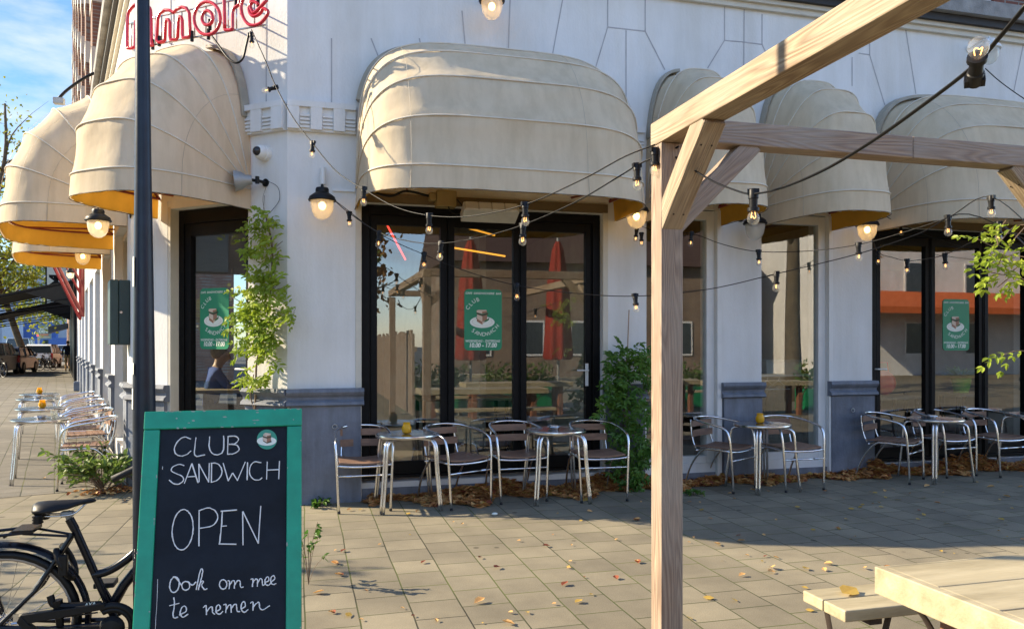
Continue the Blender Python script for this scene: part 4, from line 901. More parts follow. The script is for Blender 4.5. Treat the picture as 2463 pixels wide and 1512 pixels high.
for _ in range(46):
    e = rq.choice((0, 0, 1, 2, 3)); L_ = rq.uniform(.003, .010); h_ = rq.uniform(.0015, .004)
    x, v = ((rq.uniform(-W2, W2), rq.choice((.002, .003, .073))) if e == 0 else (rq.choice((-W2 + .003, -W2 + .059)), rq.uniform(.08, 1.1)) if e == 1 else (rq.choice((W2 - .004, W2 - .059)), rq.uniform(.08, 1.1)) if e == 2 else (rq.uniform(-W2, W2), rq.uniform(.01, .07)))
    if e in (1, 2): L_, h_ = h_, L_
    top_ = .0046 if v < .075 else .0026
    pts = [o_ + X1*max(-W2 + .001, min(W2 - .001, x + L_*a)) - BV*max(.001, v + h_*b) + BN*top_ for a, b in ((-1, -.4), (.2, -1), (1, .3), (.3, 1), (-.6, .7))]
    cp_.poly(pts)
cp_.build('paint_chip', flat('bare_wood_chip', (.30, .36, .31), .8), t)
# ---------------------------------------------------------------- bicycle
BL_YAW = R(15.1 - 15)
def make_bike():
    t = thing('bicycle', 'bike', 'bicycle'); r = .32; wb_ = .95
    for x in (0, wb_):
        wh = MB().tube([(x + (r-.018)*cos(2*pi*i/40), 0, r + (r-.018)*sin(2*pi*i/40)) for i in range(40)], .0185, 8, True).build('wheel', BLKPL, t, smooth=True)
        MB().tube([(x + (r-.034)*cos(2*pi*i/40), 0, r + (r-.034)*sin(2*pi*i/40)) for i in range(40)], .0125, 6, True).build('rim', flat('rim_grey', (.36, .31, .26), .5), wh, smooth=True)
        sp = MB()
        for k in range(28):
            a = 2*pi*k/28; b = a + (.9 if k % 2 else -.9); y = .03 if k % 4 < 2 else -.03
            sp.tube([(x + .022*cos(b), y, r + .022*sin(b)), (x + (r-.04)*cos(a), 0, r + (r-.04)*sin(a))], .0011, 4)
        sp.build('spoke', STEEL, wh)
        MB().tube([(x, -.05, r), (x, .05, r)], [.024, .024], 10).tube([(x, -.085, r), (x, .085, r)], .007, 8).build('hub', STEEL, wh, smooth='auto')
        fd = MB(); a0, a1 = (-12, 200) if x == 0 else (25, 185); vs = []; n_ = 30
        for i in range(n_ + 1):
            a = R(a0 + (a1-a0)*i/n_)
            for y, rr in ((-.028, r + .018), (-.02, r + .034), (0, r + .04), (.02, r + .034), (.028, r + .018)): vs.append((x + rr*cos(a), y, r + rr*sin(a)))
        fd.add(vs, [(i*5+j, i*5+j+1, i*5+6+j, i*5+5+j) for i in range(n_) for j in range(4)]); fd.build('mudguard', BLKPAINT, t, smooth=True)
    f = MB(); ck_ = (.46, 0, .285); sc_ = (.292, 0, .715)
    f.tube([ck_, sc_], .0175, 12); f.tube([sc_, (.268, 0, .765)], .019, 12)
    for y in (-.055, .055): f.tube([(.285, y*.35, .70), (.15, y*.9, .47), (0, y, r)], .0105, 8); f.tube([(0, y, r), (.2, y*.95, .295), (.44, y*.5, .285)], .0115, 8)
    f.tube(smooth_pts([(.365, 0, .505), (.42, 0, .515), (.48, 0, .547), (.543, 0, .60), (.603, 0, .685), (.70, 0, .80), (.765, 0, .86)], 6), .019, 12); f.tube([(.43, 0, .33), (.493, 0, .45), (.603, 0, .585), (.79, 0, .76)], .0225, 12)
    f.tube([(.82, 0, .62), (.765, 0, .89)], .021, 12)
    for y in (-.05, .05): f.tube(smooth_pts([(.835, y*.6, .60), (.87, y, .5), (.93, y, .42), (wb_, y, r)], 4), .012, 8)
    f.build('frame', BLKPAINT, t, smooth='auto')
    MB().tube([(.27, 0, .76), (.257, 0, .80)], .0135, 10).build('seat_post', ZINC, t, smooth=True)
    s = MB(); prof = [(.125, .03, .822, .840), (.14, .065, .812, .848), (.18, .078, .812, .851), (.22, .065, .817, .851), (.27, .04, .824, .852), (.32, .026, .832, .857), (.36, .02, .838, .859), (.375, .010, .842, .853)]; vs = []; q = 14
    for x, w_, z0, z1 in prof:
        for k in range(q):
            a = 2*pi*k/q; vs.append((x, w_*cos(a), (z0+z1)/2 + (z1-z0)/2*sin(a) - (.022*abs(cos(a))**2 if x < .3 else .006)))
    s.add(vs, [(i*q+k, i*q+(k+1) % q, (i+1)*q+(k+1) % q, (i+1)*q+k) for i in range(len(prof)-1) for k in range(q)] + [tuple(range(q)), tuple((len(prof)-1)*q + k for k in range(q))])
    sa = s.build('saddle', BLKPL, t, smooth=True)
    MB().tube(smooth_pts([(.14, .03, .79), (.22, .025, .785), (.29, .02, .79), (.335, .012, .83)], 4), .0045, 6).tube(smooth_pts([(.14, -.03, .79), (.22, -.025, .785), (.29, -.02, .79), (.335, -.012, .83)], 4), .0045, 6).build('saddle_rail', STEEL, sa, smooth=True)
    sp = MB()
    for y in (-.045, .045): sp.lathe([(.018, .76), (.024, .766), (.018, .772), (.024, .778), (.018, .784), (.024, .79), (.018, .80)], 10, V((.155, y, 0)))
    sp.build('saddle_spring', BLKPL, sa, smooth=True)
    MB().box((.235, -.02, .775), (.285, .02, .80)).build('seat_clamp', ZINC, sa, bevel=.005)
    rk = MB()
    for y in (-.06, .06): rk.tube(smooth_pts([(-.30, y, .70), (-.1, y, .712), (.10, y, .725)], 4), .007, 8); rk.tube([(.10, y, .722), (.275, y*.3, .69)], .006, 8); rk.tube([(-.05, y*1.05, .71), (-.075, y*1.3, .56), (-.012, y*1.2, r)], .0075, 8); rk.tube([(-.16, y*1.05, .71), (-.12, y*1.3, .55), (-.015, y*1.2, r)], .007, 8)
    for x in (-.29, -.18, -.07, .03): rk.tube([(x, -.06, .712), (x, .06, .712)], .006, 8)
    rk.box((.06, -.066, .722), (.14, .066, .738)); rk.build('luggage_rack', BLKPAINT, t, smooth='auto')
    cc = MB()
    def stad(y0, y1, pts): cc.prism(pts, V((0, y0, 0)), V((1, 0, 0)), V((0, 0, 1)), V((0, y1-y0, 0)))
    ringp = [(.46 + .096*cos(R(a)), .285 + .096*sin(R(a))) for a in range(-150, 121, 10)]
    cc.tube([(p[0], -.075, p[1]) for p in ringp], .016, 8); cc.tube([(p[0]*.82 + .46*.18, -.075, p[1]*.82 + .285*.18) for p in ringp], .014, 8)
    stad(-.09, -.06, [(.10, .375), (.43, .398), (.44, .372), (.13, .335)]); stad(-.09, -.06, [(.10, .375), (.13, .335), (.17, .30), (.165, .27), (.135, .275), (.085, .345)]); stad(-.088, -.062, [(.14, .30), (.42, .30), (.42, .275), (.15, .27)])
    cc.build('chain_case', BLKPL, t, smooth='auto', bevel=.003)
    cn = MB(); cn.tube([(.06, -.07, .335), (.40, -.07, .355)], .004, 5).tube([(.06, -.07, .305), (.40, -.07, .24)], .004, 5); cn.build('chain', STEEL, t)
    cr = MB(); cr.lathe([(0, -.01), (.05, -.01), (.055, .0), (.04, .022), (0, .028)], 20, V((.46, -.085, .285)), Matrix.Rotation(R(90), 3, 'X')); cr.tube([(.46, -.11, .285), (.535, -.112, .15)], .011, 8); cr.tube([(.46, .08, .285), (.385, .09, .42)], .011, 8)
    cr.build('crank', BLKPL, t, smooth='auto')
    pd = MB(); pd.box((.49, -.22, .135), (.58, -.13, .16)); pd.box((.34, .10, .41), (.43, .19, .435)); pd.build('pedal', RUBBER, t, bevel=.005)
    lk = MB(); lk.tube([(.255 + .075*cos(R(a))*.45, -.075*sin(R(a)), .575 - .075*cos(R(a))) for a in range(-150, 151, 15)], .014, 8); lk.box((.245, -.085, .53), (.28, -.055, .62)); lk.build('ring_lock', BLKPL, t, smooth='auto', bevel=.004)
    dp = MB(); dp.tube(smooth_pts([(.205, -.05, .44), (.235, -.055, .395), (.41, -.055, .385)], 4), .016, 8); dp.tube([(.235, -.055, .42), (.245, -.05, .30)], [.022, .016], 8); dp.build('dress_guard', BLKPL, t, smooth='auto')
    lt = MB(); put_text(lt, 'AXA', V((.37, -.0765, .388)), V((1, 0, .1)).normalized(), V((0, 0, 1)), .022, .2, 0, .0006); lt.build('lettering', PWHITE, t)
    dr = MB().box((.065, -.066, .33), (.085, -.06, .375)).build('axle_plate', STEEL, t)
    hb = MB(); hb.tube([(.767, 0, .88), (.762, 0, .93)], .014, 8); hb.build('handlebar_stem', ZINC, t)
    return t, hb
t, hb = make_bike(); rear = pz(4, 1497, 3.40); t.location = (rear.x, rear.y, 0); t.rotation_euler = (0, R(0), BL_YAW)
t['label'] = 'black city bicycle leaning on the dark pole beside the chalkboard'; t['category'] = 'bicycle'; t['group'] = 'bicycles'
Mi = (Matrix.Translation(t.location) @ Matrix.Rotation(BL_YAW, 4, 'Z')).inverted()
g0 = Mi @ pz(271, 1152, 3.64); g1 = Mi @ pz(322, 1128, 3.66); g2 = g1 + (g1 - g0)*1.3
bar = smooth_pts([g2, V(((g2.x + .77)/2, (g2.y - .03)/2, .93)), V((.772, 0, .915)), V(((g2.x + .80)/2 + .06, .17, .93)), V((.66, .29, .935)), V((.56, .33, .90))], 5)
hbm = MB().tube(bar, .0115, 10).build('handlebar', BLKPAINT, t, smooth=True)
MB().tube([g0, g0*.5 + g1*.5, g1, g2], [.0165, .0155, .0165, .015], 12).build('grip', RUBBER, hbm, smooth=True); MB().tube([V((.56, .33, .90)), V((.49, .34, .88))], .0165, 12).build('grip', RUBBER, hbm, smooth=True)
BIKE = t
# ---------------------------------------------------------------- pergola
def beam(name, parent, p0, p1, w_, h_, mat, twist=0):
    p0 = V(p0); p1 = V(p1); x = (p1 - p0).normalized(); Ln = (p1 - p0).length
    a = UP if abs(x.z) < .95 else V((0, -1, 0))
    y = a.cross(x).normalized(); z = x.cross(y)
    o_ = MB().box((0, -w_/2, -h_/2), (Ln, w_/2, h_/2)).build(name, mat, parent, bevel=.006)
    m3 = Matrix((x, y, z)).transposed().to_4x4(); o_.matrix_basis = Matrix.Translation(p0) @ m3; return o_
c0 = pz(1604, 828, 4.09); PX, PY = c0.x, c0.y; s = .125; ht = 2.60
t = thing('pergola', 'weathered timber pergola frame with a square post and braces standing on the paving', 'pergola', (PX, PY, 0)); PERG = t
bz = 2.67
PX2 = 4.45 - PX + .21
beam('post', t, (0, 0, 0), (0, 0, 2.605), s, s, PINEG)
beam('post', t, (PX2, 0, 0), (PX2, 0, 2.605), s, s, PINEG); beam('post', t, (0, -4.9, 0), (0, -4.9, 2.58), s, s, PINEG); beam('post', t, (PX2, -4.9, 0), (PX2, -4.9, 2.58), s, s, PINEG)
beam('beam', t, (0, .066, bz), (0, -5.1, bz), s + .004, s, PINE); beam('beam', t, (PX2, .066, bz), (PX2, -5.1, bz), s + .004, s, PINE)
beam('beam', t, (.066, 0, bz + .014), (1.52, 0, bz + .014), s, s, PINEG); beam('beam', t, (1.523, 0, bz + .014), (PX2 - .066, 0, bz + .014), s, s, PINEG)
beam('beam', t, (.066, -4.9, bz - .003), (PX2 - .066, -4.9, bz - .003), s, s, PINEG)
def brace(a, b, w_=.11, h_=.11, m_=PINE):
    o_ = beam('brace', t, a, b, w_, h_, m_); Ln = (V(b) - V(a)).length
    for x in (.10, Ln - .12):
        for y in (-.028, .028): MB().lathe([(0, 0), (.005, 0), (.005, .002), (0, .002)], 10, V((x, y, -h_/2 - .001)), Matrix.Rotation(pi, 3, 'X')).build('screw', RUST, o_)
brace((0, -.02, 2.19), (0, -.46, 2.63), .118, .115); brace((.02, 0, 2.17), (.50, 0, 2.64), .10, .105, PINEG); brace((PX2 - .02, 0, 2.13), (PX2 - .52, 0, 2.64), .105, .105); brace((PX2, -.055, 2.10), (PX2, -.60, 2.575), .112, .10)
# ---------------------------------------------------------------- cream picnic table and bench
a = gnd(2103, 1362, .75); pt_ = thing('picnic_table', 'cream painted plank table with an iron strap and brown legs at the lower right', 'table', (a.x, a.y, 0))
bw = [(.012, .245), (.251, .48), (.488, .70)]
for y0, y1 in bw: MB().box((.04, -y1, .725), (2.3, -y0, .75)).build('table_board', TABLEW, pt_, bevel=.004)
MB().box((0, -.715, .655), (.038, 0, .752)).build('end_rail', TABLEW, pt_, bevel=.004); MB().box((2.302, -.715, .655), (2.34, 0, .752)).build('end_rail', TABLEW, pt_, bevel=.004)
MB().box((.04, -.012, .66), (2.3, .0, .75)).box((.04, -.715, .66), (2.3, -.703, .75)).build('side_rail', TABLEW, pt_, bevel=.003)
for x, y in ((.22, -.17), (.22, -.55), (2.1, -.17), (2.1, -.55)):
    MB().box((x - .05, y - .05, 0), (x + .05, y + .05, .724)).build('leg', ORWOOD, pt_, bevel=.004)
    if y < -.2: continue
    sg_ = 1 if x < 1 else -1; e_ = 0 if x < 1 else 2.34
    k = smooth_pts([V((e_ + sg_*a_, -.03, b_)) for a_, b_ in ((.03, .665), (.11, .63), (.19, .56), (.245, .45), (.27, .25), (.275, .01))], 5); MB().tube(k, .02, 8, flat=.3).build('iron_strap', RUST, pt_, smooth=True)
a = gnd(1931, 1418, .45); bn = thing('wooden_bench', 'low cream painted plank bench with a fallen leaf on it, beside the picnic table', 'bench', (a.x, a.y, 0))
for y0, y1 in ((0, .135), (.142, .28)): MB().box((0, -y1, .40), (2.1, -y0, .45)).build('seat_board', TABLEW, bn, bevel=.006)
for x in (.16, 1.9):
    MB().tube(smooth_pts([(x - .08, -.05, .398), (x - .05, -.06, .2), (x - .02, -.02, .01)], 4), .018, 8, flat=.4).tube(smooth_pts([(x + .09, -.24, .398), (x + .05, -.23, .2), (x + .02, -.27, .01)], 4), .018, 8, flat=.4).box((x - .03, -.27, .375), (x + .03, -.01, .399)).build('iron_leg', RUST, bn, smooth='auto')
# ---------------------------------------------------------------- string lights
GL = 'strings of clear bulbs with black holders'
def bulbgeo():
    h = MB().lathe([(.017, .035), (.02, .03), (.021, -.005), (.018, -.008), (.0165, -.04), (.024, -.044), (.024, -.058), (.018, -.06), (0, -.06)], 14).box((-.024, -.013, .012), (.024, .013, .034))
    return h
HOLD = None
def holder(parent, p, d=None, lit=True, sc=1.0):
    global HOLD
    if HOLD is None:
        a = bulbgeo().build('bulb_holder', BLKPL, None, smooth='auto'); b = MB().lathe([(.013, -.058), (.016, -.063), (.0225, -.073), (.0258, -.087), (.0235, -.101), (.016, -.110), (.007, -.1145), (.001, -.1155)], 16).build('bulb_glass', BULBGL, None, smooth=True)
        c = MB(); c.tube(smooth_pts([(-.006, 0, -.062), (-.009, 0, -.085), (-.003, .003, -.078), (.003, -.003, -.088), (.009, 0, -.082), (.006, 0, -.062)], 4), .0014, 5); c = c.build('filament', FILA, None, smooth=True)
        HOLD = (a, b, c)
        for x in HOLD: COL.objects.unlink(x)
    os_ = [x.copy() for x in HOLD]
    for x in os_: COL.objects.link(x)
    a, b, c = os_; a.parent = parent; b.parent = a; c.parent = a
    q = (d or V((0, 0, -1))).normalized(); rot = (-q).to_track_quat('Z', 'Y').to_matrix().to_4x4()
    a.matrix_basis = Matrix.Translation(p) @ rot @ Matrix.Scale(sc, 4)
def string(lab, A, B, pix, bulbs, r=.0062, droop=None):
    """A, B real end points; pix picture points between them, laid on the upright plane through A and B"""
    n_ = (B - A).cross(UP).normalized(); pts = [A] + [hit(x, y, A, n_) for x, y in pix] + [B]
    t = thing('string_light', lab, 'string light', (0, 0, 0), 0, GL)
    MB().tube(smooth_pts(pts, 6), r, 8, flat=.55).build('cable', BLKPL, t, smooth=True)
    for bp in bulbs:
        p = hit(bp[0], bp[1], A, n_); holder(t, p - UP*.02, V(bp[2]) if len(bp) > 2 else V((random.gauss(0, .06), random.gauss(0, .06), -1)))
    return t
PTOP = V((PX - .08, PY - .02, 2.60)); sgn = cha(605, 72, .34)
string('bulb string from the neon sign down past the pillar and up to the timber post', sgn, PTOP, [(640, 150), (662, 205), (705, 283), (752, 345), (810, 413), (875, 455), (950, 497), (1032, 518), (1130, 520), (1260, 493), (1400, 432), (1500, 378)],
       [(605, 82), (660, 206, (-.8, -.1, -.35)), (752, 343), (875, 453), (1032, 517), (1263, 491)])
lampA = fac(800, 478, .26)
string('bulb string from the pillar lamp under the wide awning and up to the timber post', lampA, V((PX - .07, PY, 2.54)), [(838, 511), (913, 559), (990, 581), (1060, 585), (1150, 572), (1258, 541), (1380, 488), (1480, 430), (1535, 396)],
       [(840, 512), (912, 558), (1060, 584), (1258, 541), (1532, 399)])
PR = V((PX + PX2 - .1, PY + .07, 2.12))
string('low bulb string sagging across the wide door, behind the post and up to the right', lampA + V((.02, -.03, -.02)), PR, [(913, 562), (1020, 612), (1130, 655), (1243, 686), (1380, 705), (1528, 712), (1700, 696), (1868, 658), (2065, 610), (2210, 562), (2330, 515)],
       [(1020, 610), (1243, 685), (1528, 710), (1868, 657)])
lampP = fac(1545, 545, .28)
string('bulb string from the lamp behind the post across the narrow windows to the right', lampP, PR + V((0, .02, .06)), [(1590, 560), (1663, 562), (1740, 588), (1825, 605), (1950, 603), (2065, 588), (2170, 560), (2280, 523), (2385, 474)],
       [(1531, 552), (1543, 562), (1663, 560), (1825, 604), (2065, 587), (2280, 522), (2384, 475)])
lampR = fac(2095, 560, .28)
string('bulb string from the lamp by the right-hand awning sagging across the right-hand door', lampR, V((PX + PX2 - .08, PY + .1, 2.02)), [(2112, 606), (2150, 620), (2182, 627), (2230, 622), (2273, 612), (2340, 580), (2402, 537)],
       [(2112, 607), (2182, 626), (2273, 612), (2402, 537)])
lampU = fac(2130, 520, .35)
tag(string('short bulb string tucked under the right-hand wide awning', lampU, fac(2440, 620, .12), [(2168, 540), (2240, 570), (2340, 600)], [(2166, 539)]))
NR = pz(2475, 5, 1.85)
string('nearest bulb string from the post rising towards the camera at the upper right', PTOP + V((.10, -.07, -.02)), NR, [(1620, 372), (1700, 428), (1770, 458), (1812, 466), (1880, 452), (1980, 410), (2090, 345), (2200, 268), (2335, 165), (2400, 95)],
       [(1812, 463), (2346, 160, tuple(UP*.50 - RGT*.38 - FWD*.78))], .0075)
holder(bpy.data.objects['string_light'], PTOP - UP*.05)
pts = smooth_pts([cha(*CS(1290,530), .34), cha(*CS(1400,680), .36), cha(*CS(1520,840), .38), cha(*CS(1640,915), .38), cha(*CS(1740,850), .36), cha(*CS(1790,660), .35), cha(*CS(1830,480), .34)], 6)
tag(MB().tube(pts, .011, 8).build('power_cable', BLKPL, smooth=True), 'thick black cable hanging in a loop below the neon sign', 'cable')
tag(MB().tube(smooth_pts([fac(2370, 165, .3), fac(2400, 192, .28), fac(2440, 222, .26), fac(2500, 262, .25)], 4), .006, 6).build('wall_wire', BLKPL, smooth=True), 'thin dark wire leading down right from the white-capped upper lamp', 'cable')
# ---------------------------------------------------------------- plants
def leaf(mb, p, d, up, L_, W_, curl=.15):
    """pointed leaf blade from p along d"""
    d = d.normalized(); s_ = d.cross(up)
    s_ = s_.normalized() if s_.length > 1e-5 else d.orthogonal().normalized(); n_ = s_.cross(d)
    c = n_*L_*(curl*.4 + .04)
    mb.add([p, p + d*L_*.28 + s_*W_*.42 + c, p + d*L_*.68 + s_*W_*.40 + c*.7, p + d*L_ - n_*L_*curl, p + d*L_*.68 - s_*W_*.40 + c*.7, p + d*L_*.28 - s_*W_*.42 + c],
           [(0, 1, 2, 3), (0, 3, 4, 5)])
def rv(s=1): return V((random.gauss(0, s), random.gauss(0, s), random.gauss(0, s)))
def pinnate(mb, p, d, n_, Ln, k=4, lf=.06, lw=.028):
    """compound leaf: leaflets in pairs on a drooping rachis"""
    d = d.normalized(); q = V(p)
    for i in range(k):
        q2 = q + d*(Ln/k) - UP*(.12*Ln/k*i)
        s_ = d.cross(n_); s_ = s_.normalized() if s_.length > .01 else d.orthogonal().normalized()
        for sg_ in (-1, 1): leaf(mb, q2, (s_*sg_*.9 + d*.55 - UP*.15 + rv(.12)), n_ + rv(.25), lf*random.uniform(.75, 1.15), lw*random.uniform(.8, 1.2), random.uniform(.0, .25))
        q = q2
    leaf(mb, q, d - UP*.2 + rv(.1), n_ + rv(.2), lf, lw, .15)
def climber(lab, o, stems, zones, mat, n, u=CU, nrm=CN, stick=None, lf=.058, name='climbing_plant', depth=(.03, .22), kk=4, top=None):
    t = thing(name, lab, 'plant', (0, 0, 0))
    sm = MB()
    for st, r in stems: sm.tube(smooth_pts(st, 5), r, 6)
    sm.build('stem', STEM, t, smooth=True)
    mb = MB(); tw = MB(); tot = sum(z[4] for z in zones)
    for (x0, x1, y0, y1, wgt) in zones:
        for _ in range(int(n*wgt/tot)):
            x = random.triangular(x0, x1); y = random.uniform(y0, y1); d = random.triangular(depth[0], depth[1])
            p = o(x, y, d); cxm = (x0 + x1)/2; a = (x - cxm)/max(abs(x1 - x0)/2, 1)
            dr = -u*(a*.8 + random.gauss(0, .35)) + nrm*random.uniform(.1, .9) + UP*random.gauss(-.05, .4)
            if u.x > 0: dr = u*(a*.8 + random.gauss(0, .35)) + nrm*random.uniform(.1, .9) + UP*random.gauss(-.05, .4)
            pinnate(mb, p, dr, (UP*.7 + nrm*.6 + rv(.25)).normalized(), random.uniform(.09, .17), random.choice((kk-1, kk, kk)), lf*random.uniform(.8, 1.15), lf*.46)
            if random.random() < .3: tw.tube([o(cxm + (x - cxm)*.2, y + 12, d*.4), p], .0018, 4)
    if tw.v: tw.build('twig', STEM, t)
    mb.build('foliage', mat, t, flip=False); return t
st = [([gnd(612, 1215) + CN*.02 + V((0, .0, 0)), cha(606, 1080, .07), cha(613, 985, .07), cha(616, 930, .06), cha(618, 870, .06), cha(640, 780, .08), cha(650, 700, .08), cha(655, 600, .06), cha(640, 520, .04)], .011),
      ([cha(613, 990, .07), cha(603, 950, .08), cha(610, 900, .07)], .006), ([cha(640, 780, .08), cha(600, 740, .14), cha(560, 715, .18)], .004), ([cha(650, 700, .08), cha(690, 690, .12)], .004), ([cha(655, 600, .06), cha(680, 580, .1)], .003),
      ([cha(640, 520, .04), cha(632, 480, .03), cha(640, 450, .03)], .002), ([cha(648, 640, .05), cha(630, 590, .05), cha(636, 470, .03)], .002)]
zn = [(612, 668, 505, 540, 4), (604, 680, 540, 590, 7), (612, 685, 590, 640, 7), (612, 680, 640, 680, 8), (585, 688, 680, 720, 11), (565, 700, 720, 760, 13), (568, 692, 760, 800, 13), (580, 680, 800, 850, 12), (680, 725, 725, 760, 3), (600, 665, 850, 880, 3), (590, 655, 892, 922, 6)]
climber('bright green climbing vine on the sunlit corner wall left of the white pillar', cha, st, zn, LEAFG, 250, lf=.066)
st = [([fac(1500, 1172, .05), fac(1497, 1080, .09), fac(1503, 960, .08), fac(1508, 860, .08)], .009), ([fac(1520, 1150, .08), fac(1540, 1080, .1), fac(1510, 1000, .1)], .007), ([fac(1503, 960, .08), fac(1470, 930, .14)], .004)]
zn = [(1460, 1560, 830, 880, 12), (1442, 1556, 880, 930, 14), (1436, 1535, 930, 975, 12), (1445, 1560, 975, 1030, 12), (1480, 1562, 1030, 1090, 12), (1470, 1545, 1090, 1140, 8), (1490, 1535, 1140, 1175, 5)]
climber('dense dark green climbing plant on the pillar behind the timber post', fac, st, zn, LEAFD, 270, X1, YN, lf=.075, depth=(.04, .26), kk=3)
a, b = fac(1513, 745, .1), fac(1508, 880, .1); tag(MB().tube([a, b, V((b.x - .02, b.y, .02))], .007, 6).build('bamboo_cane', flat('cane', (.42, .30, .22))), 'thin bamboo cane rising above the dark climbing plant', 'cane')
def weed(lab, p, h, w_, n, mat, lf=.05, name='weed', rnd=True):
    t = thing(name, lab, 'weed', tuple(p)); sm = MB(); mb = MB()
    for i in range(n):
        a = random.uniform(0, 2*pi); r_ = w_*sqrt(random.random()); hh_ = h*random.uniform(.35, 1)
        tip = V((r_*cos(a), r_*sin(a), hh_)); tip += P_off
        mid = V((tip.x*.35, tip.y*.35, hh_*.6)); sm.tube(smooth_pts([V((0, 0, 0)), mid, tip], 3), .0015, 4)
        for k in range(random.randint(5, 9)):
            f = random.uniform(.25, 1); q = mid*(1-f) + tip*f
            leaf(mb, q, V((cos(a), sin(a), random.uniform(-.2, .6))) + rv(.5), UP + rv(.4), lf*random.uniform(.6, 1.2), lf*random.uniform(.5, .8), random.uniform(0, .25))
    sm.build('stem', STEM, t); mb.build('foliage', mat, t, flip=False); return t
P_off = V((0, 0, 0))
OLIVE = M('olive_weed_leaf', (.22, .32, .06), .55, var=.4, sc=4, bump=0, trans=.35, c2=(.12, .19, .04))
weed('bushy green weed spreading over the paving by the side street chairs', gnd(243, 1178), .46, .55, 130, OLIVE, .072)
p = gnd(252, 1188); tw = MB()
for _ in range(9):
    a = random.uniform(0, 2*pi); tw.tube(smooth_pts([V((0, 0, .01)), V((.15*cos(a), .15*sin(a), random.uniform(.05, .2))), V((.38*cos(a), .3*sin(a), random.uniform(.02, .25)))], 3), .004, 5)
tag(tw.build('dead_twigs', STEM, loc=p), 'bare brown twigs sticking out below the bushy weed', 'twigs')
weed('small green weed at the foot of the nearest chair against the grey plinth', gnd(850, 1188), .38, .10, 8, LEAFD, .045)
weed('small dark weed in the corner of the door step behind the first candle table', gnd(1003, 1180), .26, .10, 10, LEAFD, .05)
weed('leafy green weed against the grey plinth left of the right-hand door', gnd(2038, 1133), .40, .15, 22, LEAFD, .05)
weed('low dark green weed at the plinth between the timber post and the window with coats', gnd(1752, 1150), .26, .17, 20, LEAFD, .06)
weed('flat green weed on the paving right of the chalkboard at the plinth', gnd(768, 1217), .06, .13, 14, LEAFD, .05)
weed('thin weed with drooping leaves growing behind the right edge of the chalkboard', gnd(742, 1405), .42, .14, 9, LEAFD, .05)
weed('flat green weed among the dry leaves right of the timber post', gnd(1668, 1190), .05, .12, 9, LEAFD, .05)
# leafy branch hanging in from the right
t = thing('wisteria_branch', 'bright green leafy twigs hanging into the right edge of the photo', 'plant', (0, 0, 0)); mb = MB(); sm = MB(); ZB = 4.7
for st_ in ([(2500, 540), (2440, 545), (2395, 590), (2352, 575)], [(2500, 600), (2450, 640), (2420, 660), (2385, 655)], [(2500, 690), (2440, 665), (2400, 690)], [(2500, 850), (2450, 843), (2415, 852)], [(2400, 590), (2398, 560), (2420, 530)], [(2470, 540), (2420, 600), (2400, 640)], [(2480, 620), (2420, 615), (2370, 640)]):
    P_ = smooth_pts([pz(x, y, ZB + random.uniform(-.1, .1)) for x, y in st_], 4); sm.tube(P_, .003, 5)
    for i in range(2, len(P_), 2):
        for _ in range(random.choice((1, 1, 2))): pinnate(mb, P_[i], rv(.6) - RGT*.5 - UP*.25, (UP + rv(.3)).normalized(), random.uniform(.09, .15), 3, .05, .025)
sm.build('stem', STEM, t); mb.build('foliage', LEAFG, t, flip=False)
# ---------------------------------------------------------------- fallen leaves
def dryleaf(mb, p, a, L_, W_, tilt, curl):
    d = V((cos(a), sin(a), tilt[0])); up = V((random.gauss(0, .25) + tilt[1], random.gauss(0, .25), 1))
    s_ = d.cross(up).normalized()*W_*.5; d = d.normalized()*L_; n_ = UP
    z = n_*curl*L_
    mb.add([p - d*.5, p - d*.22 + s_*.85 + z, p + d*.12 + s_ + z*1.1, p + d*.5 + z*.5, p + d*.12 - s_ + z*1.1, p - d*.22 - s_*.85 + z, p - d*.1, p + d*.2],
           [(0, 1, 6), (1, 2, 7, 6), (2, 3, 7), (0, 6, 5), (6, 7, 4, 5), (7, 3, 4)])
mb = MB()
def pile(x0, x1, dep, hgt, n, y0=0.02):
    for _ in range(n):
        x = random.uniform(x0, x1); f = random.random()**1.5; dd = dep*(.65 + .35*sin(x*5.3) + .25*sin(x*11.7 + 1)); y = -y0 - f*dd
        hh_ = hgt*max(0, 1 - f*1.15)*(.6 + .4*sin(x*4.1 + .6)); r_ = random.random()
        mb.cur = 0 if r_ < .5 else 1 if r_ < .84 else 2 if r_ < .92 else 3
        dryleaf(mb, V((x, y, .012 + random.uniform(.15, 1)*max(hh_, 0))), random.uniform(0, 2*pi), random.uniform(.06, .11), random.uniform(.042, .072), (random.gauss(0, .22), random.gauss(0, .28)), random.uniform(-.08, .2))
pile(.62, 1.2, .38, .09, 600); pile(1.1, 2.0, .55, .10, 1200); pile(1.9, 3.6, .46, .19, 2300); pile(3.4, 4.6, .34, .13, 1050); pile(4.5, 6.6, .30, .08, 1150); pile(6.45, 8.9, .34, .20, 2400); pile(8.8, 11, .4, .12, 700); pile(XA0, XA1, .1, .05, 200, .06)
for x, y in ((245, 1187), (300, 1180)):
    g_ = gnd(x, y)
    for _ in range(70): mb.cur = random.choice((0, 0, 1, 3)); dryleaf(mb, g_ + V((random.gauss(0, .12), random.gauss(0, .08), .012 + random.random()*.03)), random.uniform(0, 6.3), random.uniform(.04, .07), .04, (random.gauss(0, .3), 0), .15)
tag(mb.build('leaf_litter', DRY, flip=False), 'drift of brown and tan dry leaves along the foot of the cafe front', 'leaves', kind='stuff')
lm = []
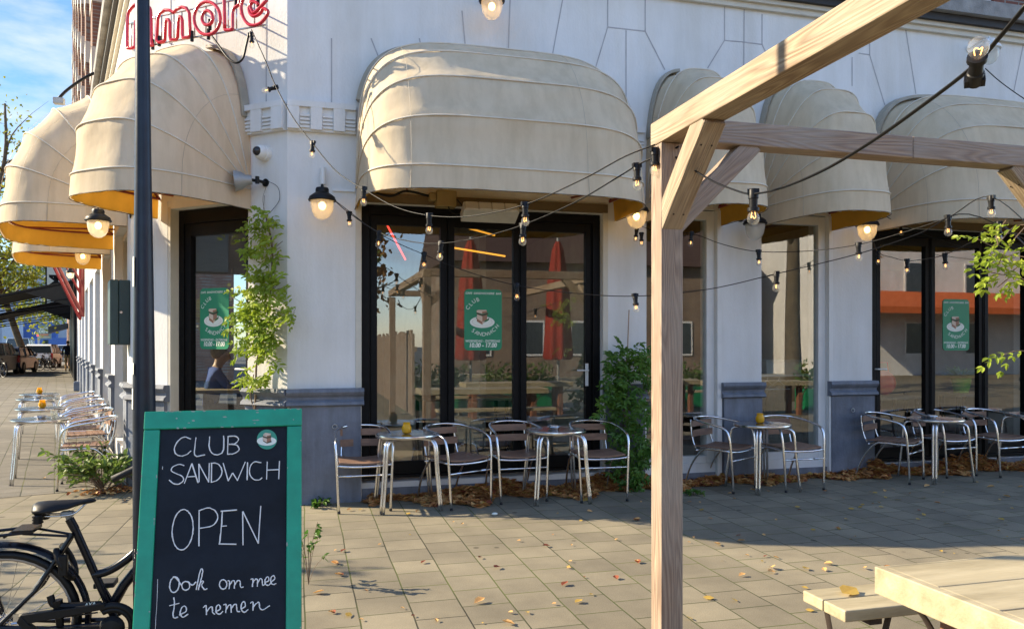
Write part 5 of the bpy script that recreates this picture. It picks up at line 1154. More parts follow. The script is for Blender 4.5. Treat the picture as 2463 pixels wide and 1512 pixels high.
for k in range(9):
    mb = MB(); mb.cur = 0; dryleaf(mb, V((0, 0, .006)), 0, random.uniform(.065, .09), random.uniform(.04, .056), (random.gauss(0, .08), random.gauss(0, .12)), random.uniform(-.02, .2))
    lm.append((mb, (1, 2, 2, 1, 0, 3, 2, 0, 1)[k]))
LAB = ['brown curled fallen leaf lying alone on the paving', 'tan curled fallen leaf lying alone on the paving', 'yellow fallen leaf lying alone on the paving', 'dark red crumpled fallen leaf lying alone on the paving']
GRP = ['brown leaves scattered on the paving', 'tan leaves scattered on the paving', 'yellow leaves scattered on the paving', 'red leaves scattered on the paving']
protos = []
for mb, c in lm:
    o_ = mb.build('fallen_leaf', DRY[c], flip=False); COL.objects.unlink(o_); protos.append((o_, c))
def drop(x, y, k=None, sc=1):
    o_, c = random.choice(protos) if k is None else random.choice([q for q in protos if q[1] == k]); p = gnd(x, y)
    o2 = o_.copy(); COL.objects.link(o2); o2.location = (p.x, p.y, .008); o2.rotation_euler = (0, 0, random.uniform(0, 6.3)); sc *= random.uniform(.6, .95); o2.scale = (sc, sc, sc); tag(o2, LAB[c], 'leaf', GRP[c])
def c6(x, y): return cp(x, y, 2.7367, 860, 1200)
def c4(x, y): return cp(x, y, 2.4147, 1640, 1300)
def c3(x, y): return cp(x, y, 2.4147, 1640, 900)
for q in [(130,345),(210,343),(615,355),(550,372),(1840,357),(30,725),(1055,1000),(1760,1000),(1260,1155),(125,1095)]: drop(*c6(*q), 1 if random.random() < .6 else 2)
for q in [(1180,757),(1060,685),(655,718),(85,637),(2025,830),(2180,716),(15,1075),(1660,875),(2170,415),(65,808)]: drop(*c6(*q), 3, .9)
for q in [(870,430),(935,443),(1335,565),(1700,712),(250,920),(507,1045),(215,1128),(1275,1077),(1690,760),(345,592),(30,632),(1585,1015)]: drop(*c6(*q), 1, .55)
for q in [(1380,55),(1450,30),(1435,45),(1570,48),(1350,122),(1140,187),(1835,93),(1800,124),(2120,100),(1980,148),(2320,124),(2350,152),(440,64),(485,618),(648,632),(1120,695),(365,745),(1825,240),(1095,434)]: drop(*c4(*q), 2)
for q in [(690,258),(1235,402),(880,428),(1210,440),(695,475),(1460,430),(880,455),(540,278),(35,125),(40,390)]: drop(*c4(*q), 1)
for q in [(1590,910),(1530,920),(1645,900),(1500,915),(1855,880),(2300,853),(2255,885),(2440,885),(1595,950),(1675,965),(1835,950),(2355,945),(765,905),(860,912),(1000,862),(1755,840),(2170,852),(2390,785)]: drop(*c3(*q), 2 if random.random() < .7 else 1)
for q in [(365,978),(1745,925),(1290,1145),(30,1090),(1920,985),(1215,912)]: drop(*c3(*q), 0)
for q in [(500,620),(255,650),(1830,1310),(1950,1208),(1905,1423),(1925,1140)]: drop(*cp(q[0], q[1], 2.2133, 0, 950), 1)
for _ in range(60): drop(random.uniform(1250, 2463), random.triangular(1170, 1500, 1200), None, random.uniform(.35, .9))
for _ in range(24): drop(random.uniform(0, 1500), random.uniform(1000, 1500), None, random.uniform(.3, .6))
p = gnd(1190, 1238); tag(MB().sphere((0, 0, .012), .022, 8, (1.3, .8, .6)).build('paper_scrap', PWHITE, loc=p), 'crumpled white paper scrap on the paving in front of the wide door', 'litter')
yl = protos[2][0].copy(); COL.objects.link(yl); q = hit(2043, 1425, V((0, 0, .455)), UP); yl.location = q + V((0, 0, .004)); yl.scale = (1.5, 1.7, 1.2); yl.rotation_euler = (0, 0, .3); tag(yl, 'large yellow leaf lying on the cream bench', 'leaf')
# ---------------------------------------------------------------- trees
def tree(lab, p, h, cr, mats, n, trunk_r=.16, lean=(0, 0), lf=.16, zc=.68, bare=.0, group=None, sq=1.0):
    t = thing('street_tree', lab, 'tree', (p.x, p.y, 0), 0, group); k = MB(); top = V((lean[0], lean[1], h*zc))
    k.tube(smooth_pts([V((0, 0, 0)), top*.3 + rv(.04), top*.65 + rv(.06), top, top + V((0, 0, h*.2))], 4), [trunk_r*(1 - .75*i/16) for i in range(17)], 9)
    tips = []
    for i in range(16):
        a = 2*pi*i/16 + random.uniform(-.3, .3); z0 = top*random.uniform(.55, 1.0); e = V((cos(a)*cr*random.uniform(.45, .95), sin(a)*cr*random.uniform(.45, .95), h*random.uniform(.0, .28)))
        m_ = z0 + e*.5 + rv(.15); en = z0 + e; k.tube(smooth_pts([z0, m_, en], 3), [trunk_r*.32*(1 - .8*j/6) for j in range(7)], 5); tips += [m_, en, (m_ + en)/2]
        for _ in range(2): e2 = en + rv(cr*.16); k.tube([en, e2], [trunk_r*.06, trunk_r*.03], 4); tips.append(e2)
    k.build('trunk', mats[0], t, smooth=True); mb = MB()
    cl = []
    for _ in range(int(n/34)):
        b = random.choice(tips); cl.append((b + rv(cr*.16), random.uniform(.10, .22)*cr, random.choice((0, 0, 1))))
    for c, r_, mi in cl:
        mb.cur = mi
        for _ in range(34):
            q = c + rv(r_*.55); leaf(mb, q, rv() , rv(), lf*random.uniform(.6, 1.2), lf*.6, .1)
    mb.build('crown', mats[1:], t, flip=False); return t
BARK = M('plane_bark', (.16, .13, .085), .9, var=.45, sc=4, bump=.5, bs=20, c2=(.07, .055, .04))
AUT1 = M('yellow_green_leaf', (.34, .34, .03), .6, var=.25, sc=2, bump=0, trans=.4, c2=(.20, .24, .03)); AUT2 = M('olive_leaf', (.15, .20, .03), .6, var=.3, sc=2, bump=0, trans=.35); ORL = M('orange_leaf', (.35, .17, .04), .6, var=.3, sc=2, bump=0, trans=.35)
g = gnd(72, 889); tree('leaning street tree with yellow-green leaves rising between the parked cars', g, 12, 5.2, (BARK, AUT1, AUT2), 5200, .24, (-1.6, -1.2), .30, .55)
g = gnd(172, 866); tree('second street tree with a straight trunk behind the walking person', g, 12, 5.0, (BARK, AUT1, AUT2), 3400, .36, (0, 0), .36, .6)
g = gnd(-120, 905); tree('sparse tree with thin yellow foliage against the sky at the left edge', g, 13.5, 4.6, (BARK, AUT1, AUT1), 1700, .2, (2.2, .4), .22, .8)
# ---------------------------------------------------------------- side street backdrop
def car(lab, p, hd, c, L_=4.2, W_=1.72, H_=1.5, van=False, grp='cars parked along the side street'):
    t = thing('parked_car', lab, 'car', (p.x, p.y, 0), hd, grp); pm_ = M('car_paint', tuple(min(.85, x*1.25) for x in c), .35, 0, var=.05, bump=0, coat=.4)
    gz = H_*.63
    low = [(-L_/2, .35), (-L_/2 - .03, .62), (-L_/2 + .05, gz), (L_*.28, gz - .03), (L_/2 - .12, gz - .22), (L_/2, .55), (L_/2 - .02, .3), (L_*.4, .22), (-L_*.42, .22)]
    def loft(pf, ws, name, mat, par):
        k = len(pf); vs = []
        for y in ws: vs += [(x, y[0]*(W_/2)*(y[1] if z > gz + .05 else 1), z) for x, z in pf]
        n_ = len(ws); fs = [(i*k+j, i*k+(j+1) % k, (i+1)*k+(j+1) % k, (i+1)*k+j) for i in range(n_-1) for j in range(k)] + [tuple(range(k)), tuple((n_-1)*k+j for j in range(k))]
        return MB().add(vs, fs).build(name, mat, par, smooth='auto', bevel=.05)
    loft(low, [(-1, 1), (-.93, 1), (.93, 1), (1, 1)], 'body', pm_, t)
    cab = [(-L_/2 + .06, gz + .002), (-L_/2 + (.12 if van else .22), H_ - .1), (-L_/2 + (.3 if van else .5), H_), (L_*.06, H_ - .01), (L_*.15, H_ - .08), (L_*.30, gz + .002)]
    gl = [(x*1.0, z) for x, z in cab]
    loft([(x, z) for x, z in cab], [(-.97, .86), (.97, .86)], 'cabin', flat('car_window', (.03, .04, .045), .06), t)
    rf = MB(); rf.add([(x, y*W_/2*.84, z) for y in (-1, 1) for x, z in ((-L_/2 + .2, H_ - .09), (-L_/2 + .5, H_ + .012), (L_*.06, H_ + .006), (L_*.16, H_ - .09))], [(0,1,5,4),(1,2,6,5),(2,3,7,6)])
    for s_ in (-1, 1):
        y0, y1 = s_*W_/2*.975, s_*W_/2*.85
        for xa, xb in ((-L_/2 + .07, -L_/2 + .26), (-L_*.16, -L_*.16), (L_*.10, L_*.06), (L_*.30, L_*.155)): rf.tube([(xa, y0, gz + .01), (xb, y1, H_ - .06)], .04, 6)
    rf.build('roof', pm_, t, smooth='auto')
    for x in (-L_*.30, L_*.32):
        for s_ in (-1, 1):
            q_ = Matrix.Rotation(R(90), 3, 'X'); wv = MB().lathe([(.18, -.1), (.29, -.1), (.31, -.06), (.31, .06), (.29, .1), (.18, .1)], 22, V((x, s_*(W_/2 - .07), .31)), q_).build('wheel', RUBBER, t, smooth='auto')
            MB().lathe([(0, -.105), (.06, -.105), (.18, -.09), (.185, .09), (.06, .105), (0, .105)], 18, V((x, s_*(W_/2 - .07), .31)), q_).build('rim', ZINC, wv, smooth='auto')
    for s_ in (-1, 1):
        MB().box((-L_/2 - .045, s_*W_/2*.93 - .09, .62), (-L_/2 + .03, s_*W_/2*.93 + .04, .98)).build('taillight', flat('tail_red', (.5, .015, .01), .2), t, bevel=.02)
        MB().box((L_*.16, s_*(W_/2 + .09) - .09, gz - .01), (L_*.21, s_*(W_/2 + .09) + .08, gz + .14)).build('wing_mirror', pm_, t, bevel=.03)
    MB().box((-L_/2 - .05, -.26, .55), (-L_/2 - .032, .26, .66)).build('number_plate', flat('plate_yellow', (.7, .5, .05), .5), t)
    MB().box((-L_/2 - .06, -W_/2 + .08, .33), (-L_/2 - .01, W_/2 - .08, .5)).build('bumper', BLKPL, t, bevel=.03); return t
HD = atan2(LU.y, LU.x)
def at_px(x, y): return gnd(x, y)
def front(p, L_=4.2): return p + LU*L_/2
car('beige estate car cut by the left edge, nearest of the parked cars', front(at_px(-30, 905)), HD - .2, (.62, .57, .46), 4.3, 1.72, 1.62)
car('dark blue parked car just ahead of the beige car', front(at_px(24, 899)), HD - .2, (.02, .03, .08), 4.0, 1.7, 1.42)
car('silver-white small hatchback with its back to the viewer behind the leaning tree', front(at_px(103, 885)), HD - .15, (.75, .76, .73), 3.8, 1.66, 1.55)
car('pale blue van parked farther up the side street', front(at_px(50, 869), 5), HD - .1, (.6, .7, .78), 5.0, 1.9, 2.1, True)
car('distant white car with a lit red brake light', front(at_px(118, 863)), HD, (.6, .62, .65), 4.3, 1.8, 1.5)
car('distant grey car at the end of the side street', front(at_px(150, 857)), HD, (.35, .38, .42), 4.3, 1.8, 1.5)
GB = 'bicycles parked along the side street'
def bike_at(x, y, yaw, lab, tilt=0):
    p = gnd(x, y); o_ = dup(BIKE, (p.x, p.y, 0), yaw, lab, GB); o_.scale = (1.06, 1.06, 1.06); return o_
bike_at(8, 908, HD + .5, 'bicycle with its back wheel in front of the beige car at the left edge'); bike_at(112, 890, HD + 1.0, 'pale bicycle standing beside the silver hatchback'); bike_at(128, 890, HD + 2.4, 'second bicycle standing beside the silver hatchback, crossing the first'); bike_at(150, 880, HD - .9, 'bicycle parked just left of the walking person')
# neighbour shop beyond the cafe
NB = thing('neighbour_shop', 'dark shop front beyond the white cafe wall on the side street', 'building', (0, 0, 0))
MB().obox(P1, LU, LN, (26.01, -6, 0), (60, .02, 14)).build('wall', BRICKL, NB); MB().obox(P1, LU, LN, (26.02, .021, 0), (27.4, .10, 5.2)).build('shopfront', BLACKF, NB)
MB().obox(P1, LU, LN, (27.41, .021, 0), (44, .06, 3.4)).build('shopfront', BLACKF, NB)
for s_ in (30, 35, 40, 46, 52):
    for z in (5, 8.4, 11.4): MB().obox(P1, LU, LN, (s_, .021, z), (s_ + 1.6, .06, z + 2.2)).build('window', flat('far_window', (.06, .08, .10), .08), NB)
BLKC = flat('black_awning_canvas', (.012, .013, .014), .9)
def far_awning(lab, s0, s1, z0, out, dz, legs=True):
    t = thing('terrace_awning', lab, 'awning', (0, 0, 0), 0, 'black sloping terrace awnings')
    A_ = P1 + LU*s0 + LN*.12 + UP*z0; B_ = P1 + LU*s1 + LN*.12 + UP*z0; d = LN*out - UP*dz
    MB().add([A_, B_, B_ + d, A_ + d, A_ - UP*.05, B_ - UP*.05, B_ + d - UP*.05, A_ + d - UP*.05], [(0,1,2,3),(4,7,6,5),(0,4,5,1),(1,5,6,2),(2,6,7,3),(3,7,4,0)]).build('canvas', BLKC, t)
    MB().add([A_ + d - UP*.051, B_ + d - UP*.051, B_ + d - UP*.40, A_ + d - UP*.40, A_ + d - UP*.051 + LN*.02, B_ + d - UP*.051 + LN*.02, B_ + d - UP*.4 + LN*.02, A_ + d - UP*.4 + LN*.02], [(0,1,2,3),(4,7,6,5),(0,4,5,1),(1,5,6,2),(2,6,7,3),(3,7,4,0)]).build('valance', BLKC, t)
    f = MB(); f.tube([A_ - UP*.1, A_ + d - UP*.1], .03, 6).tube([B_ - UP*.1, B_ + d - UP*.1], .03, 6).tube([A_ + d - UP*.4, B_ + d - UP*.4], .035, 6)
    for s_ in (A_, B_, (A_ + B_)/2): f.tube([s_ - UP*.75, s_ + d - UP*.38], .025, 6)
    f.build('frame', BLACKF, t)
    g_ = MB(); g_.add([A_ - UP*.12 - LU*.01, A_ + d*.45 - UP*.12 - LU*.01, A_ - UP*1.1 - LU*.01], [(0, 1, 2)]); g_.build('side_flap', BLKC, t)
far_awning('near black sloping terrace awning beyond the white cafe wall', 26.3, 33, 4.15, 3.7, 1.0); far_awning('far black sloping terrace awning behind the first black one', 34.5, 42, 3.85, 3.3, .95)
t = thing('shop_canopy', 'small blue-grey fabric canopy above the walking person', 'awning', (0, 0, 0)); A_ = P1 + LU*51 + UP*3.0; MB().add([A_, A_ + LU*5, A_ + LU*5 + LN*1.2 - UP*.25, A_ + LN*1.2 - UP*.25, A_ - UP*.3, A_ + LU*5 - UP*.3, A_ + LU*5 + LN*1.2 - UP*.7, A_ + LN*1.2 - UP*.7], [(0,1,2,3),(4,7,6,5),(0,4,5,1),(1,5,6,2),(2,6,7,3),(3,7,4,0)]).build('canvas', flat('slate_canvas', (.05, .08, .12), .9), t)
RED = flat('red_steel_paint', (.34, .025, .02), .5)
for i, (s_, lab) in enumerate(((16.2, 'near dull red steel awning strut on the white side street wall'), (19.4, 'far bright red steel awning strut on the white side street wall'))):
    q = P1 + LU*s_ + LN*.04; t = thing('awning_strut', lab, 'strut', tuple(q), 0, 'red steel struts'); mm = REDOX if i == 0 else RED
    MB().tube([UP*4.2, UP*2.35], .045, 6).build('upright', mm, t); MB().tube([UP*2.38, LN*.85 + UP*4.3], .05, 6).tube([UP*3.2, LN*.5 + UP*4.3], .035, 6).build('strut_bar', mm, t)
# signs and far street
t = thing('hanging_sign', 'white vertical sign box with black letters E M among the yellow leaves', 'sign', tuple(pz(143, 676, 44))); MB().box((-.62, -.08, -1.5), (.62, .08, 1.0)).build('sign_box', PWHITE, t, bevel=.02)
MB().box((-.70, -.06, -1.58), (-.63, .06, 1.08)).box((.63, -.06, -1.58), (.70, .06, 1.08)).build('sign_edge', BLACKF, t)
mb = MB(); put_text(mb, 'EM', V((.20, -.085, -.25)), V((0, 0, 1)), V((-1, 0, 0)), 1.0, 0, 0, .03); mb.build('lettering', BLACKF, t); MB().tube([(.6, 0, .5), (2.3, 0, .5)], .05, 6).build('bracket', BLACKF, t)
q = gnd(110, 866); q = pz(110, 866, (q - CAMP).dot(FWD)); t = thing('election_sign', 'roadside poster board on a dark pole reading stem DENK', 'sign', (q.x, q.y, 0)); zz = (q - CAMP).dot(FWD)/F
MB().tube([UP*0, UP*70*zz*.7], .25, 8).build('post', flat('dark_teal', (.01, .04, .05)), t); c_ = pz(110, 798, (q - CAMP).dot(FWD)).z
MB().box((-13*zz, -.3, c_ - 17*zz), (13*zz, -.12, c_ + 17*zz)).build('sign_panel', flat('sign_teal', (.20, .30, .30), .6), t)
mb = MB(); put_text(mb, 'stem', V((0, -.31, c_ + 6.5*zz)), V((1, 0, 0)), UP, 10.5*zz, 0, 0, .8*zz*.4); put_text(mb, 'DENK', V((0, -.31, c_ - 2*zz)), V((1, 0, 0)), UP, 9*zz, 0, 0, .8*zz*.4); mb.build('lettering', PWHITE, t)
MB().box((-9*zz, -.33, c_ - 9*zz), (8*zz, -.305, c_ - 4.5*zz)).build('sign_panel', flat('sign_salmon', (.6, .25, .15)), t); MB().box((-12*zz, -.33, c_ - 14*zz), (11*zz, -.305, c_ - 11*zz)).build('sign_panel', flat('sign_cream', (.6, .5, .35)), t)
def hoard(name, lab, cat, xa, xb, yt, yb, Z, mat, th=.6):
    a, b = pz(xa, yb, Z), pz(xb, yb, Z); t = pz(xa, yt, Z).z; d = (b - a).normalized(); nn = V((d.y, -d.x, 0)); z0 = max(0, a.z)
    o_ = MB().add([V((p.x, p.y, z)) for z in (0 if z0 < 3 else z0, t) for p in (a, b, b - nn*th, a - nn*th)], [(0,3,2,1),(4,5,6,7),(0,1,5,4),(1,2,6,5),(2,3,7,6),(3,0,4,7)]).build(name, mat); tag(o_, lab, cat); return o_
hoard('far_building', 'large pale grey building closing the end of the side street', 'building', -260, 205, 640, 828, 150, flat('far_grey_wall', (.34, .38, .44), .9, var=.12, sc=.3), 10)
hoard('construction_banner', 'wide blue banner across the end of the side street', 'banner', 50, 135, 776, 815, 120, flat('banner_blue', (.05, .12, .36), .7))
hoard('blue_hoarding', 'low blue hoarding behind the far cars', 'fence', 60, 190, 812, 832, 115, flat('hoarding_blue', (.08, .16, .42), .7))
hoard('white_screen', 'pale scaffold sheet left of the blue banner', 'sheet', 5, 50, 760, 826, 118, flat('sheet_pale', (.45, .5, .56), .8))
MB_ = MB(); q = gnd(93, 858); t = thing('traffic_light', 'traffic light with a red lamp in front of the blue banner', 'traffic light', (q.x, q.y, 0)); zz = (q - CAMP).dot(FWD)/F
MB().tube([UP*0, UP*60*zz*.9], .12, 6).build('post', ZINC, t); zc_ = pz(93, 800, (q - CAMP).dot(FWD)).z; MB().box((-3*zz, -.3, zc_ - 9*zz), (3*zz, .3, zc_ + 9*zz)).build('signal_head', ZINC, t); MB().box((-1.5*zz, -.36, zc_ - 8*zz), (1.5*zz, -.31, zc_ - 5*zz)).build('red_lamp', emis('signal_red', (1, .05, .03), 2), t)
q = gnd(180, 868); t = thing('road_sign', 'blue road sign with a white triangle beyond the walking person', 'sign', (q.x, q.y, 0)); zz = (q - CAMP).dot(FWD)/F; zc_ = pz(180, 802, (q - CAMP).dot(FWD)).z
MB().tube([UP*0, UP*(zc_ + .5)], .05, 6).build('post', ZINC, t); MB().box((-7*zz, -.12, zc_ - 8*zz), (7*zz, -.06, zc_ + 8*zz)).build('sign_panel', flat('sign_blue', (.02, .1, .4), .5), t); MB().add([(-5*zz, -.13, zc_ - 6*zz), (5*zz, -.13, zc_ - 6*zz), (0, -.13, zc_ + 6*zz), (-5*zz, -.125, zc_ - 6*zz), (5*zz, -.125, zc_ - 6*zz), (0, -.125, zc_ + 6*zz)], [(0,1,2),(3,5,4),(0,3,4,1),(1,4,5,2),(2,5,3,0)]).build('triangle', PWHITE, t)
t = thing('pavement_board', 'white narrow advertising board on the pavement right of the walking person', 'sign', tuple(gnd(191, 889))); MB().box((-.3, -.04, 0), (.3, .04, 1.15)).build('panel', PWHITE, t, bevel=.01); MB().box((-.34, -.05, 0), (-.305, .05, 1.2)).box((.305, -.05, 0), (.34, .05, 1.2)).build('frame', ZINC, t)
q = gnd(190, 940); t = thing('stone_bollard', 'low dark grey rounded stone block at the far end of the white wall', 'bollard', tuple(q)); MB().box((-.14, -.14, 0), (.14, .14, .33)).build('block', PLINTH, t, bevel=.04)
# ---------------------------------------------------------------- people
def person(lab, loc, rz, J, bones, cols, hair=None, sub=1):
    """J joints {name: (pos, radius)}; bones (a, b, material); body grown by a Skin modifier into one mesh"""
    nm = list(J); ix = {k: i for i, k in enumerate(nm)}
    me = bpy.data.meshes.new('s'); me.from_pydata([J[k][0] for k in nm], [(ix[a], ix[b]) for a, b, c in bones], [])
    o_ = bpy.data.objects.new('s', me); COL.objects.link(o_); md = o_.modifiers.new('k', 'SKIN'); sb = o_.modifiers.new('u', 'SUBSURF'); sb.levels = sub; sb.render_levels = sub
    for i, k in enumerate(nm):
        r_ = J[k][1]; r_ = r_ if isinstance(r_, tuple) else (r_, r_); me.skin_vertices[0].data[i].radius = r_
    me.skin_vertices[0].data[0].use_root = True
    dg = bpy.context.evaluated_depsgraph_get(); ev = o_.evaluated_get(dg); m2 = bpy.data.meshes.new_from_object(ev); bpy.data.objects.remove(o_); m2.name = 'person'
    for c in cols: m2.materials.append(c)
    m2.materials.clear()
    for c in cols: m2.materials.append(c)
    for f in m2.polygons:
        c = f.center; best = None
        for a, b, k in bones:
            A_, B_ = V(J[a][0]), V(J[b][0]); d = B_ - A_; tt = max(0, min(1, (c - A_).dot(d)/max(d.length_squared, 1e-9))); ds = (c - A_ - d*tt).length
            if best is None or ds < best[0]: best = (ds, k)
        f.material_index = best[1]; f.use_smooth = True
    ob = bpy.data.objects.new('person', m2); COL.objects.link(ob); ob.location = loc; ob.rotation_euler = (0, 0, rz); tag(ob, lab, 'person')
    return ob
NAVY = flat('navy_cloth', (.012, .018, .04), .9); TAN = flat('tan_trousers', (.52, .33, .14), .9); SHOE = flat('dark_shoe', (.02, .015, .012), .6); HAIRB = flat('brown_hair', (.07, .04, .025), .8, sc=30, var=.4); BLUEC = flat('blue_shirt', (.06, .10, .34), .9)
# walking away from us
Jw = {'pelvis': ((0, 0, .95), (.16, .12)), 'waist': ((0, 0, 1.12), (.155, .115)), 'chest': ((0, .01, 1.33), (.18, .12)), 'neckb': ((0, .0, 1.47), (.075, .07)), 'neck': ((0, .01, 1.53), (.052, .052)), 'head': ((0, .03, 1.62), (.075, .09)), 'crown': ((0, .025, 1.70), (.07, .08)), 'nose': ((0, .125, 1.61), (.014, .014)),
 'shl': ((-.19, 0, 1.42), .065), 'ell': ((-.25, -.06, 1.15), .048), 'wrl': ((-.25, .05, .93), .034), 'hal': ((-.25, .09, .84), (.04, .022)), 'shr': ((.19, 0, 1.42), .065), 'elr': ((.26, -.05, 1.16), .048), 'wrr': ((.22, .12, 1.0), .034), 'har': ((.20, .19, .95), (.04, .022)),
 'hpl': ((-.09, 0, .88), .095), 'knl': ((-.10, .12, .50), .062), 'anl': ((-.10, .02, .10), .045), 'tol': ((-.10, .18, .04), (.042, .03)), 'hpr': ((.09, 0, .88), .095), 'knr': ((.10, .02, .48), .062), 'anr': ((.10, -.22, .13), .045), 'tor': ((.10, -.09, .04), (.042, .03))}
Bw = [('pelvis', 'waist', 0), ('waist', 'chest', 0), ('chest', 'neckb', 0), ('neckb', 'neck', 2), ('neck', 'head', 2), ('head', 'crown', 3), ('head', 'nose', 2), ('chest', 'shl', 0), ('shl', 'ell', 0), ('ell', 'wrl', 0), ('wrl', 'hal', 2), ('chest', 'shr', 0), ('shr', 'elr', 0), ('elr', 'wrr', 0), ('wrr', 'har', 2), ('pelvis', 'hpl', 1), ('hpl', 'knl', 1), ('knl', 'anl', 1), ('anl', 'tol', 4), ('pelvis', 'hpr', 1), ('hpr', 'knr', 1), ('knr', 'anr', 1), ('anr', 'tor', 4)]
q = gnd(163, 894); wp = person('person in a dark jacket and tan trousers walking away with a shoulder bag', q, HD - pi/2 - .1, Jw, Bw, [NAVY, TAN, SKIN, HAIRB, SHOE])
bg_ = MB().tube([(-.17, .02, 1.46), (-.05, -.14, 1.25), (.16, -.13, 1.02), (.24, -.02, .95), (.18, .12, 1.03), (-.02, .135, 1.28), (-.17, .02, 1.46)], .013, 6); bg_.box((.22, -.16, .74), (.30, .12, .97))
o_ = bg_.build('shoulder_bag', flat('brown_leather', (.12, .05, .03), .6), loc=q, bevel=.01); o_.rotation_euler = (0, 0, HD - pi/2 - .1); tag(o_, 'brown shoulder bag carried by the person walking away', 'bag')
hr = MB().sphere((0, .0, 1.675), .098, 12, (.86, 1.0, .98)).build('hair', HAIRB, wp, smooth=True)
# seated at the table behind the corner door
q = pz(500, 900, 9.55); sx, sy = q.x, q.y
def hand_bones(pref, w_, d, s_, J, B):
    for i, (dx, ln) in enumerate(((-.028, .07), (-.010, .082), (.010, .078), (.028, .062))):
        a, b = f'{pref}f{i}a', f'{pref}f{i}b'; J[a] = (tuple(V(w_) + V(d)*.09 + V((dx, 0, 0))), .010); J[b] = (tuple(V(w_) + V(d)*(.09 + ln*.8) + V((dx, 0, -.03))), .008); B += [(pref, a, 2), (a, b, 2)]
    J[pref + 't'] = (tuple(V(w_) + V(d)*.05 + V((s_*.045, 0, .01))), .011); B.append((pref, pref + 't', 2))
Js = {'pelvis': ((0, 0, .50), (.16, .14)), 'waist': ((0, .03, .68), (.155, .12)), 'chest': ((0, .09, .88), (.18, .13)), 'neckb': ((0, .11, 1.01), (.075, .07)), 'neck': ((0, .13, 1.07), (.052, .052)), 'head': ((0, .18, 1.15), (.072, .09)), 'crown': ((0, .16, 1.23), (.075, .088)), 'nose': ((0, .28, 1.13), (.014, .014)), 'earl': ((-.078, .16, 1.14), .016), 'earr': ((.078, .16, 1.14), .016),
 'shl': ((-.19, .08, .95), .065), 'ell': ((-.25, .24, .72), .05), 'wrl': ((-.09, .42, .82), .034), 'hal': ((-.05, .46, .87), (.035, .024)), 'shr': ((.19, .08, .95), .065), 'elr': ((.25, .24, .72), .05), 'wrr': ((.09, .42, .82), .034), 'har': ((.05, .46, .87), (.035, .024)),
 'hpl': ((-.1, .03, .48), .095), 'knl': ((-.12, .44, .48), .065), 'anl': ((-.12, .42, .08), .045), 'tol': ((-.12, .56, .04), (.042, .03)), 'hpr': ((.1, .03, .48), .095), 'knr': ((.12, .44, .48), .065), 'anr': ((.12, .42, .08), .045), 'tor': ((.12, .56, .04), (.042, .03))}
Bs = list(Bw) + [('head', 'earl', 2), ('head', 'earr', 2)]
hand_bones('hal', (-.05, .46, .87), (.25, .6, .5), 1, Js, Bs); hand_bones('har', (.05, .46, .87), (-.25, .6, .5), -1, Js, Bs)
sp_ = person('person in a dark blue sweater sitting behind the corner door and raising both hands', V((sx, sy, .25)), R(-75), Js, Bs, [BLUEC, NAVY, SKIN, HAIRB, SHOE])
MB().sphere((0, .13, 1.205), .105, 14, (.86, 1.0, .92)).build('hair', flat('fair_hair', (.24, .15, .07), .8, sc=30, var=.4), sp_, smooth=True)
t = thing('cafe_chair', 'dark wooden chair under the seated person behind the corner door', 'chair', (sx, sy, .15), R(-75)); MB().box((-.2, -.2, .36), (.2, .22, .40)).build('seat', INT, t, bevel=.01); MB().box((-.2, -.23, .45), (.2, -.205, .85)).build('backrest', INT, t, bevel=.01)
for x in (-.17, .17):
    for y in (-.19, .19): MB().box((x - .018, y - .018, 0), (x + .018, y + .018, .36)).build('leg', INT, t)
# scooter rider far away
q = gnd(137, 880); rd = dict(Js); rd = {k: v for k, v in Js.items() if not (k.startswith('hal') and len(k) > 3) and not (k.startswith('har') and len(k) > 3)}
rb_ = [b for b in Bs if all(x in rd for x in b[:2])]
person('distant rider in black sitting on a scooter in the side street', q + UP*.32, HD - pi/2 + .2, rd, rb_, [NAVY, NAVY, SKIN, NAVY, SHOE])
t = thing('motor_scooter', 'dark motor scooter under the distant rider', 'scooter', tuple(q), HD - pi/2 + .2); MB().box((-.14, -.5, .35), (.14, .1, .78)).box((-.14, .1, .28), (.14, .5, .36)).box((-.16, .5, .3), (.16, .58, .95)).build('scooter_body', BLKPAINT, t, bevel=.05)
for y in (-.45, .68): MB().tube([(0, y + .2*cos(2*pi*k/18), .24 + .2*sin(2*pi*k/18)) for k in range(18)], .05, 8, True).build('wheel', RUBBER, t, smooth=True)
MB().tube([(-.3, .5, 1.02), (0, .55, .98), (.3, .5, 1.02)], .02, 6).tube([(0, .55, .95), (0, .68, .24)], .03, 6).build('handlebar', BLKPL, t, smooth=True)
# ---------------------------------------------------------------- across the square: what the panes mirror
def house(lab, x0, x1, y, h, mat, roof=None, nw=4, fl=2):
    t = thing('facing_house', lab, 'building', (0, 0, 0)); MB().box((x0, y - 8, 0), (x1, y, h)).build('wall', mat, t)
    if roof: MB().add([(x0-.3, y+.4, h), (x1+.3, y+.4, h), (x1+.3, y-8.4, h), (x0-.3, y-8.4, h), (x0-.3, y-4, h+3.2), (x1+.3, y-4, h+3.2)], [(0,1,5,4),(2,3,4,5),(0,4,3),(1,2,5),(0,3,2,1)]).build('roof', roof, t)
    for f in range(fl):
        for i in range(nw):
            x = x0 + (x1-x0)*(i+.5)/nw; fr = MB().box((x - .65, y + .002, 1 + f*3), (x + .65, y + .05, 2.7 + f*3)).build('window', WHITEF, t); MB().box((x - .55, y + .052, 1.1 + f*3), (x + .55, y + .06, 2.6 + f*3)).build('pane', flat('dark_pane2', (.04, .05, .06), .08), fr)
